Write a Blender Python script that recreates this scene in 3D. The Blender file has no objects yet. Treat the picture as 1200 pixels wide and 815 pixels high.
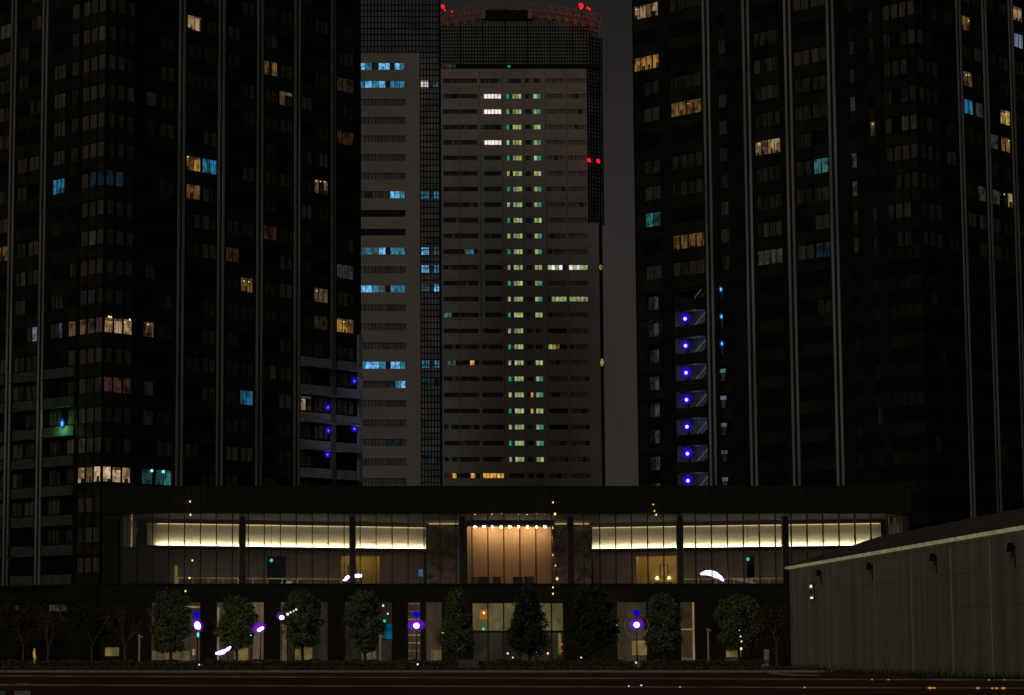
import bpy, math, random
from mathutils import Vector
random.seed(7)
sc = bpy.context.scene
COL = sc.collection
R = math.radians

# ------------------------------------------------------------------ camera model (1200 px wide reference frame)
F = 2920.0; PX0 = 410.0; PY0 = 407.5; HZ = 764.0; CAMZ = 1.5
TH = math.atan((HZ - PY0) / F); CT, ST = math.cos(TH), math.sin(TH)

def ray(px, py):
    u = (px - PX0) / F; v = (PY0 - py) / F
    return (u, CT - v * ST, ST + v * CT)
def at(px, py, Y):
    r = ray(px, py); k = Y / r[1]
    return (r[0] * k, Y, CAMZ + r[2] * k)
def ax(px, Y, py=690): return at(px, py, Y)[0]
def az(py, Y): return at(PX0, py, Y)[2]

# ------------------------------------------------------------------ tagging
def tag(o, label=None, cat=None, group=None, kind=None):
    if label: o['label'] = label
    if cat: o['category'] = cat
    if group: o['group'] = group
    if kind: o['kind'] = kind
    return o
def empty(name, loc, label=None, cat=None, group=None):
    o = bpy.data.objects.new(name, None); COL.objects.link(o)
    o.location = loc; o.empty_display_size = 0.3
    return tag(o, label, cat, group)
def root_loc(p):
    v = Vector((0, 0, 0))
    while p is not None:
        v += p.location; p = p.parent
    return v

# ------------------------------------------------------------------ mesh builder
class MB:
    def __init__(s): s.v = []; s.f = []; s.m = []
    def face(s, pts, mi=0):
        i = len(s.v); s.v += [tuple(p) for p in pts]; s.f.append(tuple(range(i, i + len(pts)))); s.m.append(mi)
    def hexa(s, p, mi=0):
        i = len(s.v); s.v += [tuple(q) for q in p]
        for f in ((0,3,2,1),(4,5,6,7),(0,1,5,4),(1,2,6,5),(2,3,7,6),(3,0,4,7)):
            s.f.append(tuple(i + k for k in f)); s.m.append(mi)
    def box(s, x0, x1, y0, y1, z0, z1, mi=0):
        s.hexa([(x0,y0,z0),(x1,y0,z0),(x1,y1,z0),(x0,y1,z0),(x0,y0,z1),(x1,y0,z1),(x1,y1,z1),(x0,y1,z1)], mi)
    def fbox(s, F_, t0, t1, z0, z1, o0, o1, mi=0):
        P = F_.p
        s.hexa([P(t0,z0,o1),P(t1,z0,o1),P(t1,z0,o0),P(t0,z0,o0),P(t0,z1,o1),P(t1,z1,o1),P(t1,z1,o0),P(t0,z1,o0)], mi)
    def fquad(s, F_, t0, t1, z0, z1, o, mi=0):
        P = F_.p; s.face([P(t0,z0,o),P(t1,z0,o),P(t1,z1,o),P(t0,z1,o)], mi)
    def tube(s, pts, rad, seg=8, mi=0, cap=True):
        rings = []
        n = len(pts); pts = [Vector(p) for p in pts]
        if not hasattr(rad, '__len__'): rad = [rad] * n
        for k in range(n):
            d = (pts[min(k+1, n-1)] - pts[max(k-1, 0)])
            d = d.normalized() if d.length > 1e-9 else Vector((0,0,1))
            a = Vector((1,0,0)) if abs(d.x) < .9 else Vector((0,1,0))
            u = d.cross(a).normalized(); w = d.cross(u)
            i = len(s.v)
            for q in range(seg):
                c = 2*math.pi*q/seg
                s.v.append(tuple(pts[k] + (u*math.cos(c) + w*math.sin(c))*rad[k]))
            rings.append(i)
        for k in range(n-1):
            for q in range(seg):
                r = (q+1) % seg
                s.f.append((rings[k]+q, rings[k]+r, rings[k+1]+r, rings[k+1]+q)); s.m.append(mi)
        if cap:
            s.f.append(tuple(rings[0]+q for q in range(seg))); s.m.append(mi)
            s.f.append(tuple(rings[-1]+q for q in range(seg))[::-1]); s.m.append(mi)
    def bar(s, a, b, w, mi=0): s.tube([a, b], w, 4, mi)
    def sphere(s, c, rx, ry, rz, nu=14, nv=9, mi=0, tilt=0.0):
        i = len(s.v)
        for a in range(nv + 1):
            ph = math.pi * a / nv
            for b in range(nu):
                th = 2*math.pi*b/nu
                x, y, z = rx*math.sin(ph)*math.cos(th), ry*math.sin(ph)*math.sin(th), rz*math.cos(ph)
                x, z = x*math.cos(tilt) - z*math.sin(tilt), x*math.sin(tilt) + z*math.cos(tilt)
                s.v.append((c[0]+x, c[1]+y, c[2]+z))
        for a in range(nv):
            for b in range(nu):
                d = (b+1) % nu
                s.f.append((i+a*nu+b, i+(a+1)*nu+b, i+(a+1)*nu+d, i+a*nu+d)); s.m.append(mi)
    def build(s, name, mats, parent=None, smooth=False):
        if not isinstance(mats, (list, tuple)): mats = [mats]
        off = root_loc(parent) if parent else Vector((0,0,0))
        me = bpy.data.meshes.new(name)
        me.from_pydata([(x-off.x, y-off.y, z-off.z) for x, y, z in s.v], [], s.f)
        used = sorted(set(s.m)); rm = {u: k for k, u in enumerate(used)}
        for u in used: me.materials.append(mats[u])
        me.polygons.foreach_set('material_index', [rm[x] for x in s.m])
        if smooth: me.polygons.foreach_set('use_smooth', [True]*len(s.f))
        me.update()
        o = bpy.data.objects.new(name, me); COL.objects.link(o)
        if parent: o.parent = parent
        return o

class Face:
    def __init__(s, C, d, n): s.C = C; s.d = d; s.n = n
    def p(s, t, z, o=0.0): return (s.C[0]+t*s.d[0]+o*s.n[0], s.C[1]+t*s.d[1]+o*s.n[1], z)
    def hit(s, px, py):
        r = ray(px, py)                      # k*r = C + t*d  (xy)
        det = -r[0]*s.d[1] + s.d[0]*r[1]
        k = (-s.C[0]*s.d[1] + s.d[0]*s.C[1]) / det
        t = (r[0]*k - s.C[0]) / s.d[0] if abs(s.d[0]) > 1e-6 else (r[1]*k - s.C[1]) / s.d[1]
        return t, CAMZ + r[2]*k

# ------------------------------------------------------------------ materials
def nmat(name):
    m = bpy.data.materials.new(name); m.use_nodes = True
    nt = m.node_tree; nt.nodes.clear()
    return m, nt, nt.nodes, nt.links
def surf(name, col, rough=.7, var=.25, scale=1.5, stretch=(1,1,1), spec=.3, metal=0.0, bump=0.0, fine=0.0):
    m, nt, N, L = nmat(name)
    out = N.new('ShaderNodeOutputMaterial'); b = N.new('ShaderNodeBsdfPrincipled')
    b.inputs['Roughness'].default_value = rough; b.inputs['Specular IOR Level'].default_value = spec
    b.inputs['Metallic'].default_value = metal
    g = N.new('ShaderNodeNewGeometry'); mp = N.new('ShaderNodeMapping'); mp.inputs['Scale'].default_value = stretch
    nz = N.new('ShaderNodeTexNoise'); nz.inputs['Scale'].default_value = scale; nz.inputs['Detail'].default_value = 6
    L.new(g.outputs['Position'], mp.inputs[0]); L.new(mp.outputs[0], nz.inputs['Vector'])
    mr = N.new('ShaderNodeMapRange'); mr.inputs[1].default_value = .3; mr.inputs[2].default_value = .7
    mr.inputs[3].default_value = 1-var; mr.inputs[4].default_value = 1+var
    L.new(nz.outputs['Fac'], mr.inputs[0])
    last = mr.outputs[0]
    if fine:
        n2 = N.new('ShaderNodeTexNoise'); n2.inputs['Scale'].default_value = scale*14; n2.inputs['Detail'].default_value = 3
        L.new(g.outputs['Position'], n2.inputs['Vector'])
        m2 = N.new('ShaderNodeMapRange'); m2.inputs[1].default_value = .3; m2.inputs[2].default_value = .7
        m2.inputs[3].default_value = 1-fine; m2.inputs[4].default_value = 1+fine
        L.new(n2.outputs['Fac'], m2.inputs[0])
        mu = N.new('ShaderNodeMath'); mu.operation = 'MULTIPLY'; L.new(last, mu.inputs[0]); L.new(m2.outputs[0], mu.inputs[1]); last = mu.outputs[0]
    vm = N.new('ShaderNodeVectorMath'); vm.operation = 'SCALE'; vm.inputs[0].default_value = col
    L.new(last, vm.inputs['Scale']); L.new(vm.outputs[0], b.inputs['Base Color'])
    if bump:
        bp = N.new('ShaderNodeBump'); bp.inputs['Strength'].default_value = bump; L.new(nz.outputs['Fac'], bp.inputs['Height']); L.new(bp.outputs[0], b.inputs['Normal'])
    L.new(b.outputs[0], out.inputs[0])
    return m
def glow(name, col, st, sample=False):
    m, nt, N, L = nmat(name)
    out = N.new('ShaderNodeOutputMaterial'); e = N.new('ShaderNodeEmission')
    e.inputs[0].default_value = (*col, 1); e.inputs[1].default_value = st
    L.new(e.outputs[0], out.inputs[0])
    m.cycles.emission_sampling = 'FRONT_BACK' if sample else 'NONE'
    return m
def litwin(name, col, st, lo=.45, hi=1.5, sx=5.0, sz=.5, room=True):
    """a lit room behind curtains: folds run vertically, brightness changes along the wall"""
    m, nt, N, L = nmat(name)
    out = N.new('ShaderNodeOutputMaterial'); e = N.new('ShaderNodeEmission')
    g = N.new('ShaderNodeNewGeometry'); mp = N.new('ShaderNodeMapping'); mp.inputs['Scale'].default_value = (sx, sx, sz)
    nz = N.new('ShaderNodeTexNoise'); nz.inputs['Scale'].default_value = 1.0; nz.inputs['Detail'].default_value = 4
    L.new(g.outputs['Position'], mp.inputs[0]); L.new(mp.outputs[0], nz.inputs['Vector'])
    mr = N.new('ShaderNodeMapRange'); mr.inputs[1].default_value = .32; mr.inputs[2].default_value = .68
    mr.inputs[3].default_value = lo*st; mr.inputs[4].default_value = hi*st
    L.new(nz.outputs['Fac'], mr.inputs[0])
    n2 = N.new('ShaderNodeTexNoise'); n2.inputs['Scale'].default_value = .95; n2.inputs['Detail'].default_value = 2; L.new(g.outputs['Position'], n2.inputs['Vector'])
    m2 = N.new('ShaderNodeMapRange'); m2.inputs[1].default_value = .40; m2.inputs[2].default_value = .52; m2.inputs[3].default_value = .38 if room else .85; m2.inputs[4].default_value = 1.08
    L.new(n2.outputs['Fac'], m2.inputs[0])
    mu = N.new('ShaderNodeMath'); mu.operation = 'MULTIPLY'; L.new(mr.outputs[0], mu.inputs[0]); L.new(m2.outputs[0], mu.inputs[1]); L.new(mu.outputs[0], e.inputs[1])
    e.inputs[0].default_value = (*col, 1)
    L.new(e.outputs[0], out.inputs[0])
    m.cycles.emission_sampling = 'NONE'
    return m
def pane_glass(name, refl=.06, tint=(.93,.95,.93)):
    m, nt, N, L = nmat(name)
    out = N.new('ShaderNodeOutputMaterial'); t = N.new('ShaderNodeBsdfTransparent'); t.inputs[0].default_value = (*tint, 1)
    gl = N.new('ShaderNodeBsdfGlossy'); gl.inputs['Roughness'].default_value = .02; gl.inputs[0].default_value = (.9,.9,.9,1)
    mx = N.new('ShaderNodeMixShader'); lw = N.new('ShaderNodeFresnel'); lw.inputs[0].default_value = 1.45
    L.new(lw.outputs[0], mx.inputs[0]); L.new(t.outputs[0], mx.inputs[1]); L.new(gl.outputs[0], mx.inputs[2])
    L.new(mx.outputs[0], out.inputs[0])
    return m
def veil(name, col, st, clear=.5):
    """even coloured haze painted for the glow around a lamp"""
    m, nt, N, L = nmat(name)
    out = N.new('ShaderNodeOutputMaterial'); t = N.new('ShaderNodeBsdfTransparent')
    e = N.new('ShaderNodeEmission'); e.inputs[0].default_value = (*col, 1); e.inputs[1].default_value = st
    mx = N.new('ShaderNodeMixShader'); mx.inputs[0].default_value = 1-clear
    L.new(t.outputs[0], mx.inputs[1]); L.new(e.outputs[0], mx.inputs[2]); L.new(mx.outputs[0], out.inputs[0])
    m.cycles.emission_sampling = 'NONE'
    return m
def halo(name, core, rim, st, dens=.8):
    """coloured glow around a lamp, painted as a haze that thins towards its edge"""
    m, nt, N, L = nmat(name)
    out = N.new('ShaderNodeOutputMaterial'); t = N.new('ShaderNodeBsdfTransparent'); e = N.new('ShaderNodeEmission')
    lw = N.new('ShaderNodeLayerWeight'); lw.inputs[0].default_value = .5
    mc = N.new('ShaderNodeMixRGB'); mc.inputs[1].default_value = (*core, 1); mc.inputs[2].default_value = (*rim, 1)
    L.new(lw.outputs['Facing'], mc.inputs[0]); L.new(mc.outputs[0], e.inputs[0]); e.inputs[1].default_value = st
    mr = N.new('ShaderNodeMapRange'); mr.inputs[1].default_value = .05; mr.inputs[2].default_value = .85; mr.inputs[3].default_value = dens; mr.inputs[4].default_value = .0
    L.new(lw.outputs['Facing'], mr.inputs[0])
    mx = N.new('ShaderNodeMixShader'); L.new(mr.outputs[0], mx.inputs[0]); L.new(t.outputs[0], mx.inputs[1]); L.new(e.outputs[0], mx.inputs[2]); L.new(mx.outputs[0], out.inputs[0])
    m.cycles.emission_sampling = 'NONE'
    return m
def leafmat(name, col, var=.5):
    m, nt, N, L = nmat(name)
    out = N.new('ShaderNodeOutputMaterial'); b = N.new('ShaderNodeBsdfPrincipled')
    b.inputs['Roughness'].default_value = .55; b.inputs['Specular IOR Level'].default_value = .25
    g = N.new('ShaderNodeNewGeometry')
    nz = N.new('ShaderNodeTexNoise'); nz.inputs['Scale'].default_value = .9; nz.inputs['Detail'].default_value = 3
    L.new(g.outputs['Position'], nz.inputs['Vector'])
    ad = N.new('ShaderNodeMath'); ad.operation = 'ADD'
    L.new(nz.outputs['Fac'], ad.inputs[0]); L.new(g.outputs['Random Per Island'], ad.inputs[1])
    mr = N.new('ShaderNodeMapRange'); mr.inputs[1].default_value = .4; mr.inputs[2].default_value = 1.6
    mr.inputs[3].default_value = 1-var; mr.inputs[4].default_value = 1+var
    L.new(ad.outputs[0], mr.inputs[0])
    vm = N.new('ShaderNodeVectorMath'); vm.operation = 'SCALE'; vm.inputs[0].default_value = col
    L.new(mr.outputs[0], vm.inputs['Scale']); L.new(vm.outputs[0], b.inputs['Base Color'])
    L.new(b.outputs[0], out.inputs[0])
    return m

M = dict(
    asphalt = surf('asphalt', (.115,.040,.024), .75, .45, .25, (.12,1,1), .15, fine=.3),  # reddish tone is traffic light on the road, put into the colour
    ground = surf('ground', (.03,.028,.02), .9, .3, .08),
    paving = surf('paving', (.06,.052,.04), .8, .25, .6),
    soil = surf('soil', (.05,.042,.02), .95, .4, .8),
    kerb = surf('kerb_stone', (.34,.31,.26), .8, .2, 2),
    streaktone = surf('traffic_streak_tone', (.26,.165,.115), .8, .6, .5, (.25,3,1), .1),  # brownish red of passing traffic lights, put into the strip colour
    facade = surf('dark_facade', (.017,.0168,.0105), .7, .7, .3, (1,1,1), .08),
    spandrel = surf('bay_spandrel', (.028,.024,.017), .7, .5, .35, (1,1,2), .05),
    pier = surf('facade_pier', (.011,.0105,.007), .7, .5, .5, spec=.08),
    pil = surf('pilaster', (.255,.248,.224), .7, .45, .5, (1,1,.12), fine=.2),
    pil2 = surf('dark_pilaster', (.10,.095,.085), .7, .2, .8),
    wframe = surf('window_frame', (.005,.005,.004), .8, .1, spec=.05),
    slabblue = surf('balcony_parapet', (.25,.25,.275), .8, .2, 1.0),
    officewall = surf('office_wall', (.315,.262,.238), .85, .16, .12, (1,1,1.5), fine=.08),
    officewall2 = surf('office_wall_pinkish', (.285,.243,.222), .85, .10, .12, fine=.08),
    officeglass = surf('office_glass', (.15,.155,.135), .4, .35, .25, spec=.2),
    officeglass2 = surf('blue_office_glass', (.17,.185,.215), .4, .5, .25, (1,1,2), spec=.2),
    officejoint = surf('panel_joint', (.05,.042,.035), .9, .1),
    black = surf('black_metal', (.010,.010,.010), .7, .1, spec=.1),
    stripdark = surf('strip_window_glass', (.05,.045,.035), .3, .8, .35, (1,1,.3)),
    stripblue = surf('strip_window_bluish', (.15,.155,.16), .4, .35, .6, (1,1,.3), .1),
    stripblack = surf('strip_void', (.006,.005,.004), .7, .2),
    crown = surf('crown_lattice_steel', (.30,.22,.18), .6, .3),
    podium = surf('podium_cladding', (.026,.023,.013), .6, .35, .25, (1,1,1), .1, fine=.15),
    podpier = surf('podium_pier', (.026,.020,.011), .7, .3, .6, spec=.1),
    podglass = surf('podium_dark_glass', (.02,.018,.013), .2, .4, .4),
    soffit = surf('lobby_soffit', (.032,.027,.029), .8, .1, .5),
    lobbywall = surf('lobby_wall', (.62,.52,.43), .75, .12, .5, (1,1,6)),
    cove = surf('cove_wall', (.62,.55,.39), .8, .04, .5),
    niche = surf('niche_wall', (.55,.43,.2), .8, .08, 1),
    marble = surf('dark_marble', (.42,.32,.23), .35, .8, 1.6, (1,1,1.3), .4),
    lobbyfloor = surf('lobby_floor', (.18,.15,.11), .35, .15, 1),
    orange = surf('timber_wall', (.64,.39,.20), .75, .10, 1.6, (2.5,1,.05)),
    colmn = surf('lobby_column', (.010,.008,.013), .6, .1),
    mull = surf('mullion', (.045,.038,.03), .6, .1, spec=.15),
    gold = surf('gilt_frame', (.5,.36,.14), .5, .1),
    rail = litwin('brass_rail_glow', (1,.76,.32), .13, .5, 1.4, .8, .8, room=False),  # no lamp in the rail; its shine is painted as emission
    sofa = surf('sofa_fabric', (.10,.075,.06), .9, .2),
    wood = surf('dark_wood', (.05,.03,.02), .5, .3, 4),
    paper = surf('picture_paper', (.5,.42,.25), .8, .6, 6),
    whall = surf('warehouse_panel', (.285,.30,.215), .85, .24, .8, (1,1,.04), fine=.14),
    whjoint = surf('warehouse_joint', (.25,.25,.2), .9, .2),
    whrib = surf('warehouse_rib', (.32,.325,.25), .85, .2, .5),
    whroof = surf('warehouse_roof', (.065,.055,.045), .8, .2, .4),
    gutter = litwin('gutter_glow', (1,.86,.50), .15, .75, 1.3, 1.6, 1.0, room=False),  # gutter is no lamp; its brightness is put in as emission
    bark = surf('bark', (.06,.048,.032), .9, .4, 6, (1,1,.2)),
    barkpale = surf('pale_bark', (.15,.11,.06), .9, .4, 6, (1,1,.2)),
    leafA = leafmat('evergreen_leaves', (.135,.158,.062)),
    leafB = leafmat('dark_conifer_leaves', (.062,.072,.034)),
    leafC = leafmat('rusty_leaves', (.13,.08,.04)),
    hedge = leafmat('hedge_leaves', (.11,.093,.045), .65),
    grass = leafmat('grass_blades', (.085,.088,.036), .6),
    weed = leafmat('dry_weed', (.03,.028,.016), .5),
    post = surf('pale_post', (.55,.5,.38), .5, .1),
    cabinet = surf('grey_cabinet', (.17,.16,.14), .6, .15),
    pglass = pane_glass('clear_glass'),
    wireb = surf('thin_wire', (.03,.03,.02), .6, .1),
)
# curtained, unlit windows: a few shades
M['w0'] = surf('unlit_window_black', (.007,.0065,.005), .7, .5, 1.2, (1,1,.3), .05)
M['w1'] = surf('unlit_window_dim', (.055,.052,.034), .6, .7, 1.5, (1,1,.25), .05)
M['w2'] = surf('unlit_window_curtain', (.095,.094,.063), .6, .4, 1.5, (1,1,.2), .05)
M['w3'] = surf('unlit_window_blind', (.16,.152,.105), .6, .5, 1.5, (1,1,.2), .05)
DIM = ['w0', 'w1', 'w2', 'w3']
LIT = dict(
    warm   = litwin('lit_warm', (1,.66,.33), 0.27),
    warmd  = litwin('lit_warm_dim', (1,.62,.30), .075),
    warmvd = litwin('lit_warm_faint', (1,.55,.28), 0.02),
    amber  = litwin('lit_amber', (1,.50,.11), 0.29, .3, 1.5),
    amberd = litwin('lit_amber_dim', (1,.52,.14), 0.1, .3, 1.7),
    yellow = litwin('lit_yellow', (1,.66,.2), 0.36),
    cream  = litwin('lit_cream', (1,.72,.4), 0.42, .3, 1.6, 1.5, 1.2),
    blue   = litwin('lit_blue', (.06,.42,.75), 0.26, .3, 1.6),
    blued  = litwin('lit_blue_dim', (.12,.26,.38), 0.045),
    teal   = litwin('lit_teal', (.14,.55,.55), .20, .3, 1.6),
    teald  = litwin('lit_teal_dim', (.14,.5,.5), .07),
    pale   = litwin('lit_pale', (.62,.68,.72), .10),
    paleb  = litwin('lit_pale_blue', (.55,.68,.95), 0.2),
    violet = litwin('lit_violet', (.42,.34,.75), .16),
    pink   = litwin('lit_pinkish', (.9,.5,.45), 0.035),
    grey   = litwin('lit_grey', (.8,.75,.6), 0.035),
    green  = litwin('lit_green_office', (.72,1,.38), 0.4, .5, 1.4, 1.2, .6, room=False),
    greenw = litwin('lit_yellowgreen_office', (.8,.95,.42), 0.28, .5, 1.4, 1.2, .6, room=False),
    tealg  = litwin('lit_teal_exit', (.06,.62,.38), .40, .5, 1.3, room=False),
    tealgd = litwin('lit_teal_exit_faint', (.05,.5,.36), .07, .4, 1.4),
    white  = litwin('lit_white_office', (1,.9,.82), .85, .7, 1.4, 2, .6, room=False),
    cyan   = litwin('lit_cyan_office', (.12,.55,.85), 0.25, .4, 1.6, 1.5, 1.0, room=False),
    cyanb  = litwin('lit_cyan_bright', (.18,.6,1.0), 0.62, .3, 1.8, 1.5, 1.5, room=False),
    cyand  = litwin('lit_cyan_dim', (.25,.55,.62), .13, .4, 1.6, 1.5, 1.0, room=False),
    orange = litwin('lit_orange_office', (1,.5,.08), .65, .4, 1.5, 1.5, .5, room=False),
    redd   = litwin('lit_red_faint', (1,.2,.1), .06),
)
G = dict(
    white = glow('lamp_white', (1,.9,.97), 6),
    bluehalo = glow('blue_ring_halo', (.02,.0,1.0), .42),
    blueblob = glow('blue_blob_glow', (.01,.0,1.0), .62),
    cyanpt = glow('cyan_lamp', (.25,.8,1), 1.6),
    red = glow('red_beacon', (1,.01,.02), 1.6),
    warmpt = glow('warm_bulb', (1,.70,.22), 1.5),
    downl = glow('downlight_glow', (1,.80,.55), 32, True),
    led = glow('led_strip', (1,.87,.64), 60, True),
    led2 = glow('led_top_strip', (1,.80,.42), 1.6, True),
    amberglint = glow('amber_glint', (1,.40,.05), .5),
    greenglint = glow('green_glint', (.05,.8,.4), .4),
    greenexit = glow('green_exit', (.05,.75,.55), .9),
    whitept = glow('white_point', (1,.95,.85), .9),
    sconce = glow('sconce_glow', (1,.74,.30), 3, True),
    redpt = glow('red_point', (1,.05,.03), .8),
    orangept = glow('orange_sign', (1,.36,.06), .30),
    bluepanel = glow('blue_screen', (.02,.30,.62), .22),
    bpale = glow('pale_blue_bulb', (.6,.75,1), 2.0),
    roomlamp = glow('room_lamp', (1,.75,.4), 1.1),
    arc = glow('arc_glow', (1,.92,.9), 6, True),
)
M['violet'] = halo('violet_halo', (.36,.02,.95), (.02,.0,.75), .45, .70)  # this and the next three tones paint the glow around lamps
M['blueg'] = halo('blue_blob_halo', (.015,.0,1.0), (.0,.0,.6), .45, .8)
M['bluehz'] = halo('blue_lamp_halo', (.04,.01,1.0), (.0,.0,.6), .46, .85)
M['violet2'] = halo('violet_rim_halo', (.30,.04,.6), (.06,.0,.6), .32, .55)

# ------------------------------------------------------------------ world, sun
w = bpy.data.worlds.new('World'); sc.world = w; w.use_nodes = True
nt = w.node_tree; nt.nodes.clear(); N, L = nt.nodes, nt.links
SUN_EL, SUN_AZ = R(24), math.atan2(-.38, -.85)       # glow of the city behind the viewer
sky = N.new('ShaderNodeTexSky'); sky.sky_type = 'NISHITA'; sky.sun_disc = False
sky.sun_elevation = R(24); sky.sun_rotation = SUN_AZ
hs = N.new('ShaderNodeHueSaturation'); hs.inputs['Saturation'].default_value = .16
tint = N.new('ShaderNodeMixRGB'); tint.blend_type = 'MULTIPLY'; tint.inputs[0].default_value = 1; tint.inputs[2].default_value = (1.0,.85,.78,1)
bg = N.new('ShaderNodeBackground'); bg.inputs[1].default_value = .0045
wo = N.new('ShaderNodeOutputWorld')
L.new(sky.outputs[0], hs.inputs['Color']); L.new(hs.outputs[0], tint.inputs[1]); tcw = N.new('ShaderNodeTexCoord'); sxyz = N.new('ShaderNodeSeparateXYZ'); L.new(tcw.outputs['Generated'], sxyz.inputs[0])
hz = N.new('ShaderNodeMapRange'); hz.inputs[1].default_value = 0; hz.inputs[2].default_value = .35; hz.inputs[3].default_value = 1.02; hz.inputs[4].default_value = .50; L.new(sxyz.outputs['Z'], hz.inputs[0])
hv = N.new('ShaderNodeVectorMath'); hv.operation = 'SCALE'; L.new(tint.outputs[0], hv.inputs[0]); L.new(hz.outputs[0], hv.inputs['Scale'])
cn = N.new('ShaderNodeTexNoise'); cn.inputs['Scale'].default_value = 9; cn.inputs['Detail'].default_value = 5; L.new(tcw.outputs['Generated'], cn.inputs['Vector'])
cm = N.new('ShaderNodeMapRange'); cm.inputs[1].default_value = .3; cm.inputs[2].default_value = .7; cm.inputs[3].default_value = .80; cm.inputs[4].default_value = 1.12; L.new(cn.outputs['Fac'], cm.inputs[0])
hv2 = N.new('ShaderNodeVectorMath'); hv2.operation = 'SCALE'; L.new(hv.outputs[0], hv2.inputs[0]); L.new(cm.outputs[0], hv2.inputs['Scale'])
L.new(hv2.outputs[0], bg.inputs[0]); L.new(bg.outputs[0], wo.inputs[0])
sl = bpy.data.lights.new('city_glow', 'SUN'); sl.energy = .30; sl.angle = R(25); sl.color = (1,.92,.79)
so = bpy.data.objects.new('city_glow', sl); COL.objects.link(so)
dv = Vector((-.38,-.85,0)).normalized()*math.cos(SUN_EL); dv.z = math.sin(SUN_EL)
so.rotation_euler = dv.to_track_quat('Z', 'Y').to_euler(); so.location = dv*300
def plight(name, loc, col, watts, rad=.15, parent=None):
    l = bpy.data.lights.new(name, 'POINT'); l.energy = watts; l.color = col; l.shadow_soft_size = rad
    o = bpy.data.objects.new(name, l); COL.objects.link(o)
    if parent: o.parent = parent; o.location = Vector(loc) - root_loc(parent)
    else: o.location = loc
    return o

# ------------------------------------------------------------------ setting
mb = MB(); mb.face([(-4000,-300,0),(4000,-300,0),(4000,6000,0),(-4000,6000,0)]); tag(mb.build('ground', M['ground']), kind='structure')
KY = 183.0
mb = MB(); mb.face([(-400,20,.004),(400,20,.004),(400,KY-9+9,.004),(-400,KY,.004)])
tag(mb.build('road', M['asphalt']), kind='structure')
mb = MB(); mb.box(-400,400,KY,KY+.35,-.05,.16); tag(mb.build('kerb', M['kerb']), kind='structure')
mb = MB(); mb.box(-400,400,KY+.352,KY+3.4,-.05,.13); tag(mb.build('pavement', M['paving']), kind='structure')
mb = MB(); mb.box(-400,400,KY+3.402,KY+16,-.05,.24); tag(mb.build('planting_bed', M['soil']), kind='structure')
mb = MB(); mb.box(-400,400,KY+16.002,262,-.05,.10); tag(mb.build('plaza', M['paving']), kind='structure')
# raised strips standing in for traffic light streaks, slightly skewed to the kerb
def gy(py): return (CAMZ)*F/CT/ (py-HZ) * CT if False else at(PX0, py, 100)[1]
def gpt(px, py, z=.008):
    r = ray(px, py); k = (z-CAMZ)/r[2]; return (r[0]*k, r[1]*k, z)
def streakstrip(pts, hgt, wid, name):
    mb = MB(); P = [gpt(a, b, .01) for a, b in pts]
    (xa, ya, _), (xb, yb, _) = P[0], P[-1]; n = int((xb-xa)/2.0)
    for k in range(n):
        f0, f1 = k/n, (k+.992)/n; x0, x1 = xa+(xb-xa)*f0, xa+(xb-xa)*f1; y0, y1 = ya+(yb-ya)*f0, ya+(yb-ya)*f1; e = .02
        mb.hexa([(x0,y0,.006),(x1,y1,.006),(x1,y1+wid,.006),(x0,y0+wid,.006),(x0,y0+e,hgt),(x1,y1+e,hgt),(x1,y1+wid-e,hgt),(x0,y0+wid-e,hgt)])
    tag(mb.build(name, M['streaktone']), kind='structure')
streakstrip([(-150,792.2),(1400,798.6)], .07, .35, 'traffic_streak')
streakstrip([(-150,803.0),(1400,808.0)], .06, .35, 'traffic_streak')
mb = MB()
for x0, x1, y0, y1 in ((-30,8,801.2,804.2),(18,36,800.6,803.6),(-34,6,810,815.5),(17,36,809.6,815.2)):
    a = gpt(x0,y0,.012); b = gpt(x1,y0,.012); c = gpt(x1,y1,.012); d = gpt(x0,y1,.012); mb.face([d,c,b,a])
tag(mb.build('crossing_marking', surf('white_paint', (.5,.5,.46), .7, .4, .6)), kind='structure')

# grass strip on the bed
mb = MB()
for k in range(9000):
    x = random.uniform(-32, 46); y = KY + 3.6 + random.random()**1.5*11.5
    h = random.uniform(.08,.32); a = random.uniform(0, math.pi); ww = random.uniform(.04,.10)
    dx, dy = math.cos(a)*ww, math.sin(a)*ww; lx, ly = random.uniform(-.1,.1), random.uniform(-.1,.1)
    mb.face([(x-dx,y-dy,.23),(x+dx,y+dy,.23),(x+lx,y+ly,.23+h)])
tag(mb.build('grass', M['grass']), 'short dark grass growing in the planting bed under the trees', 'grass', kind='stuff')

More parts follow.
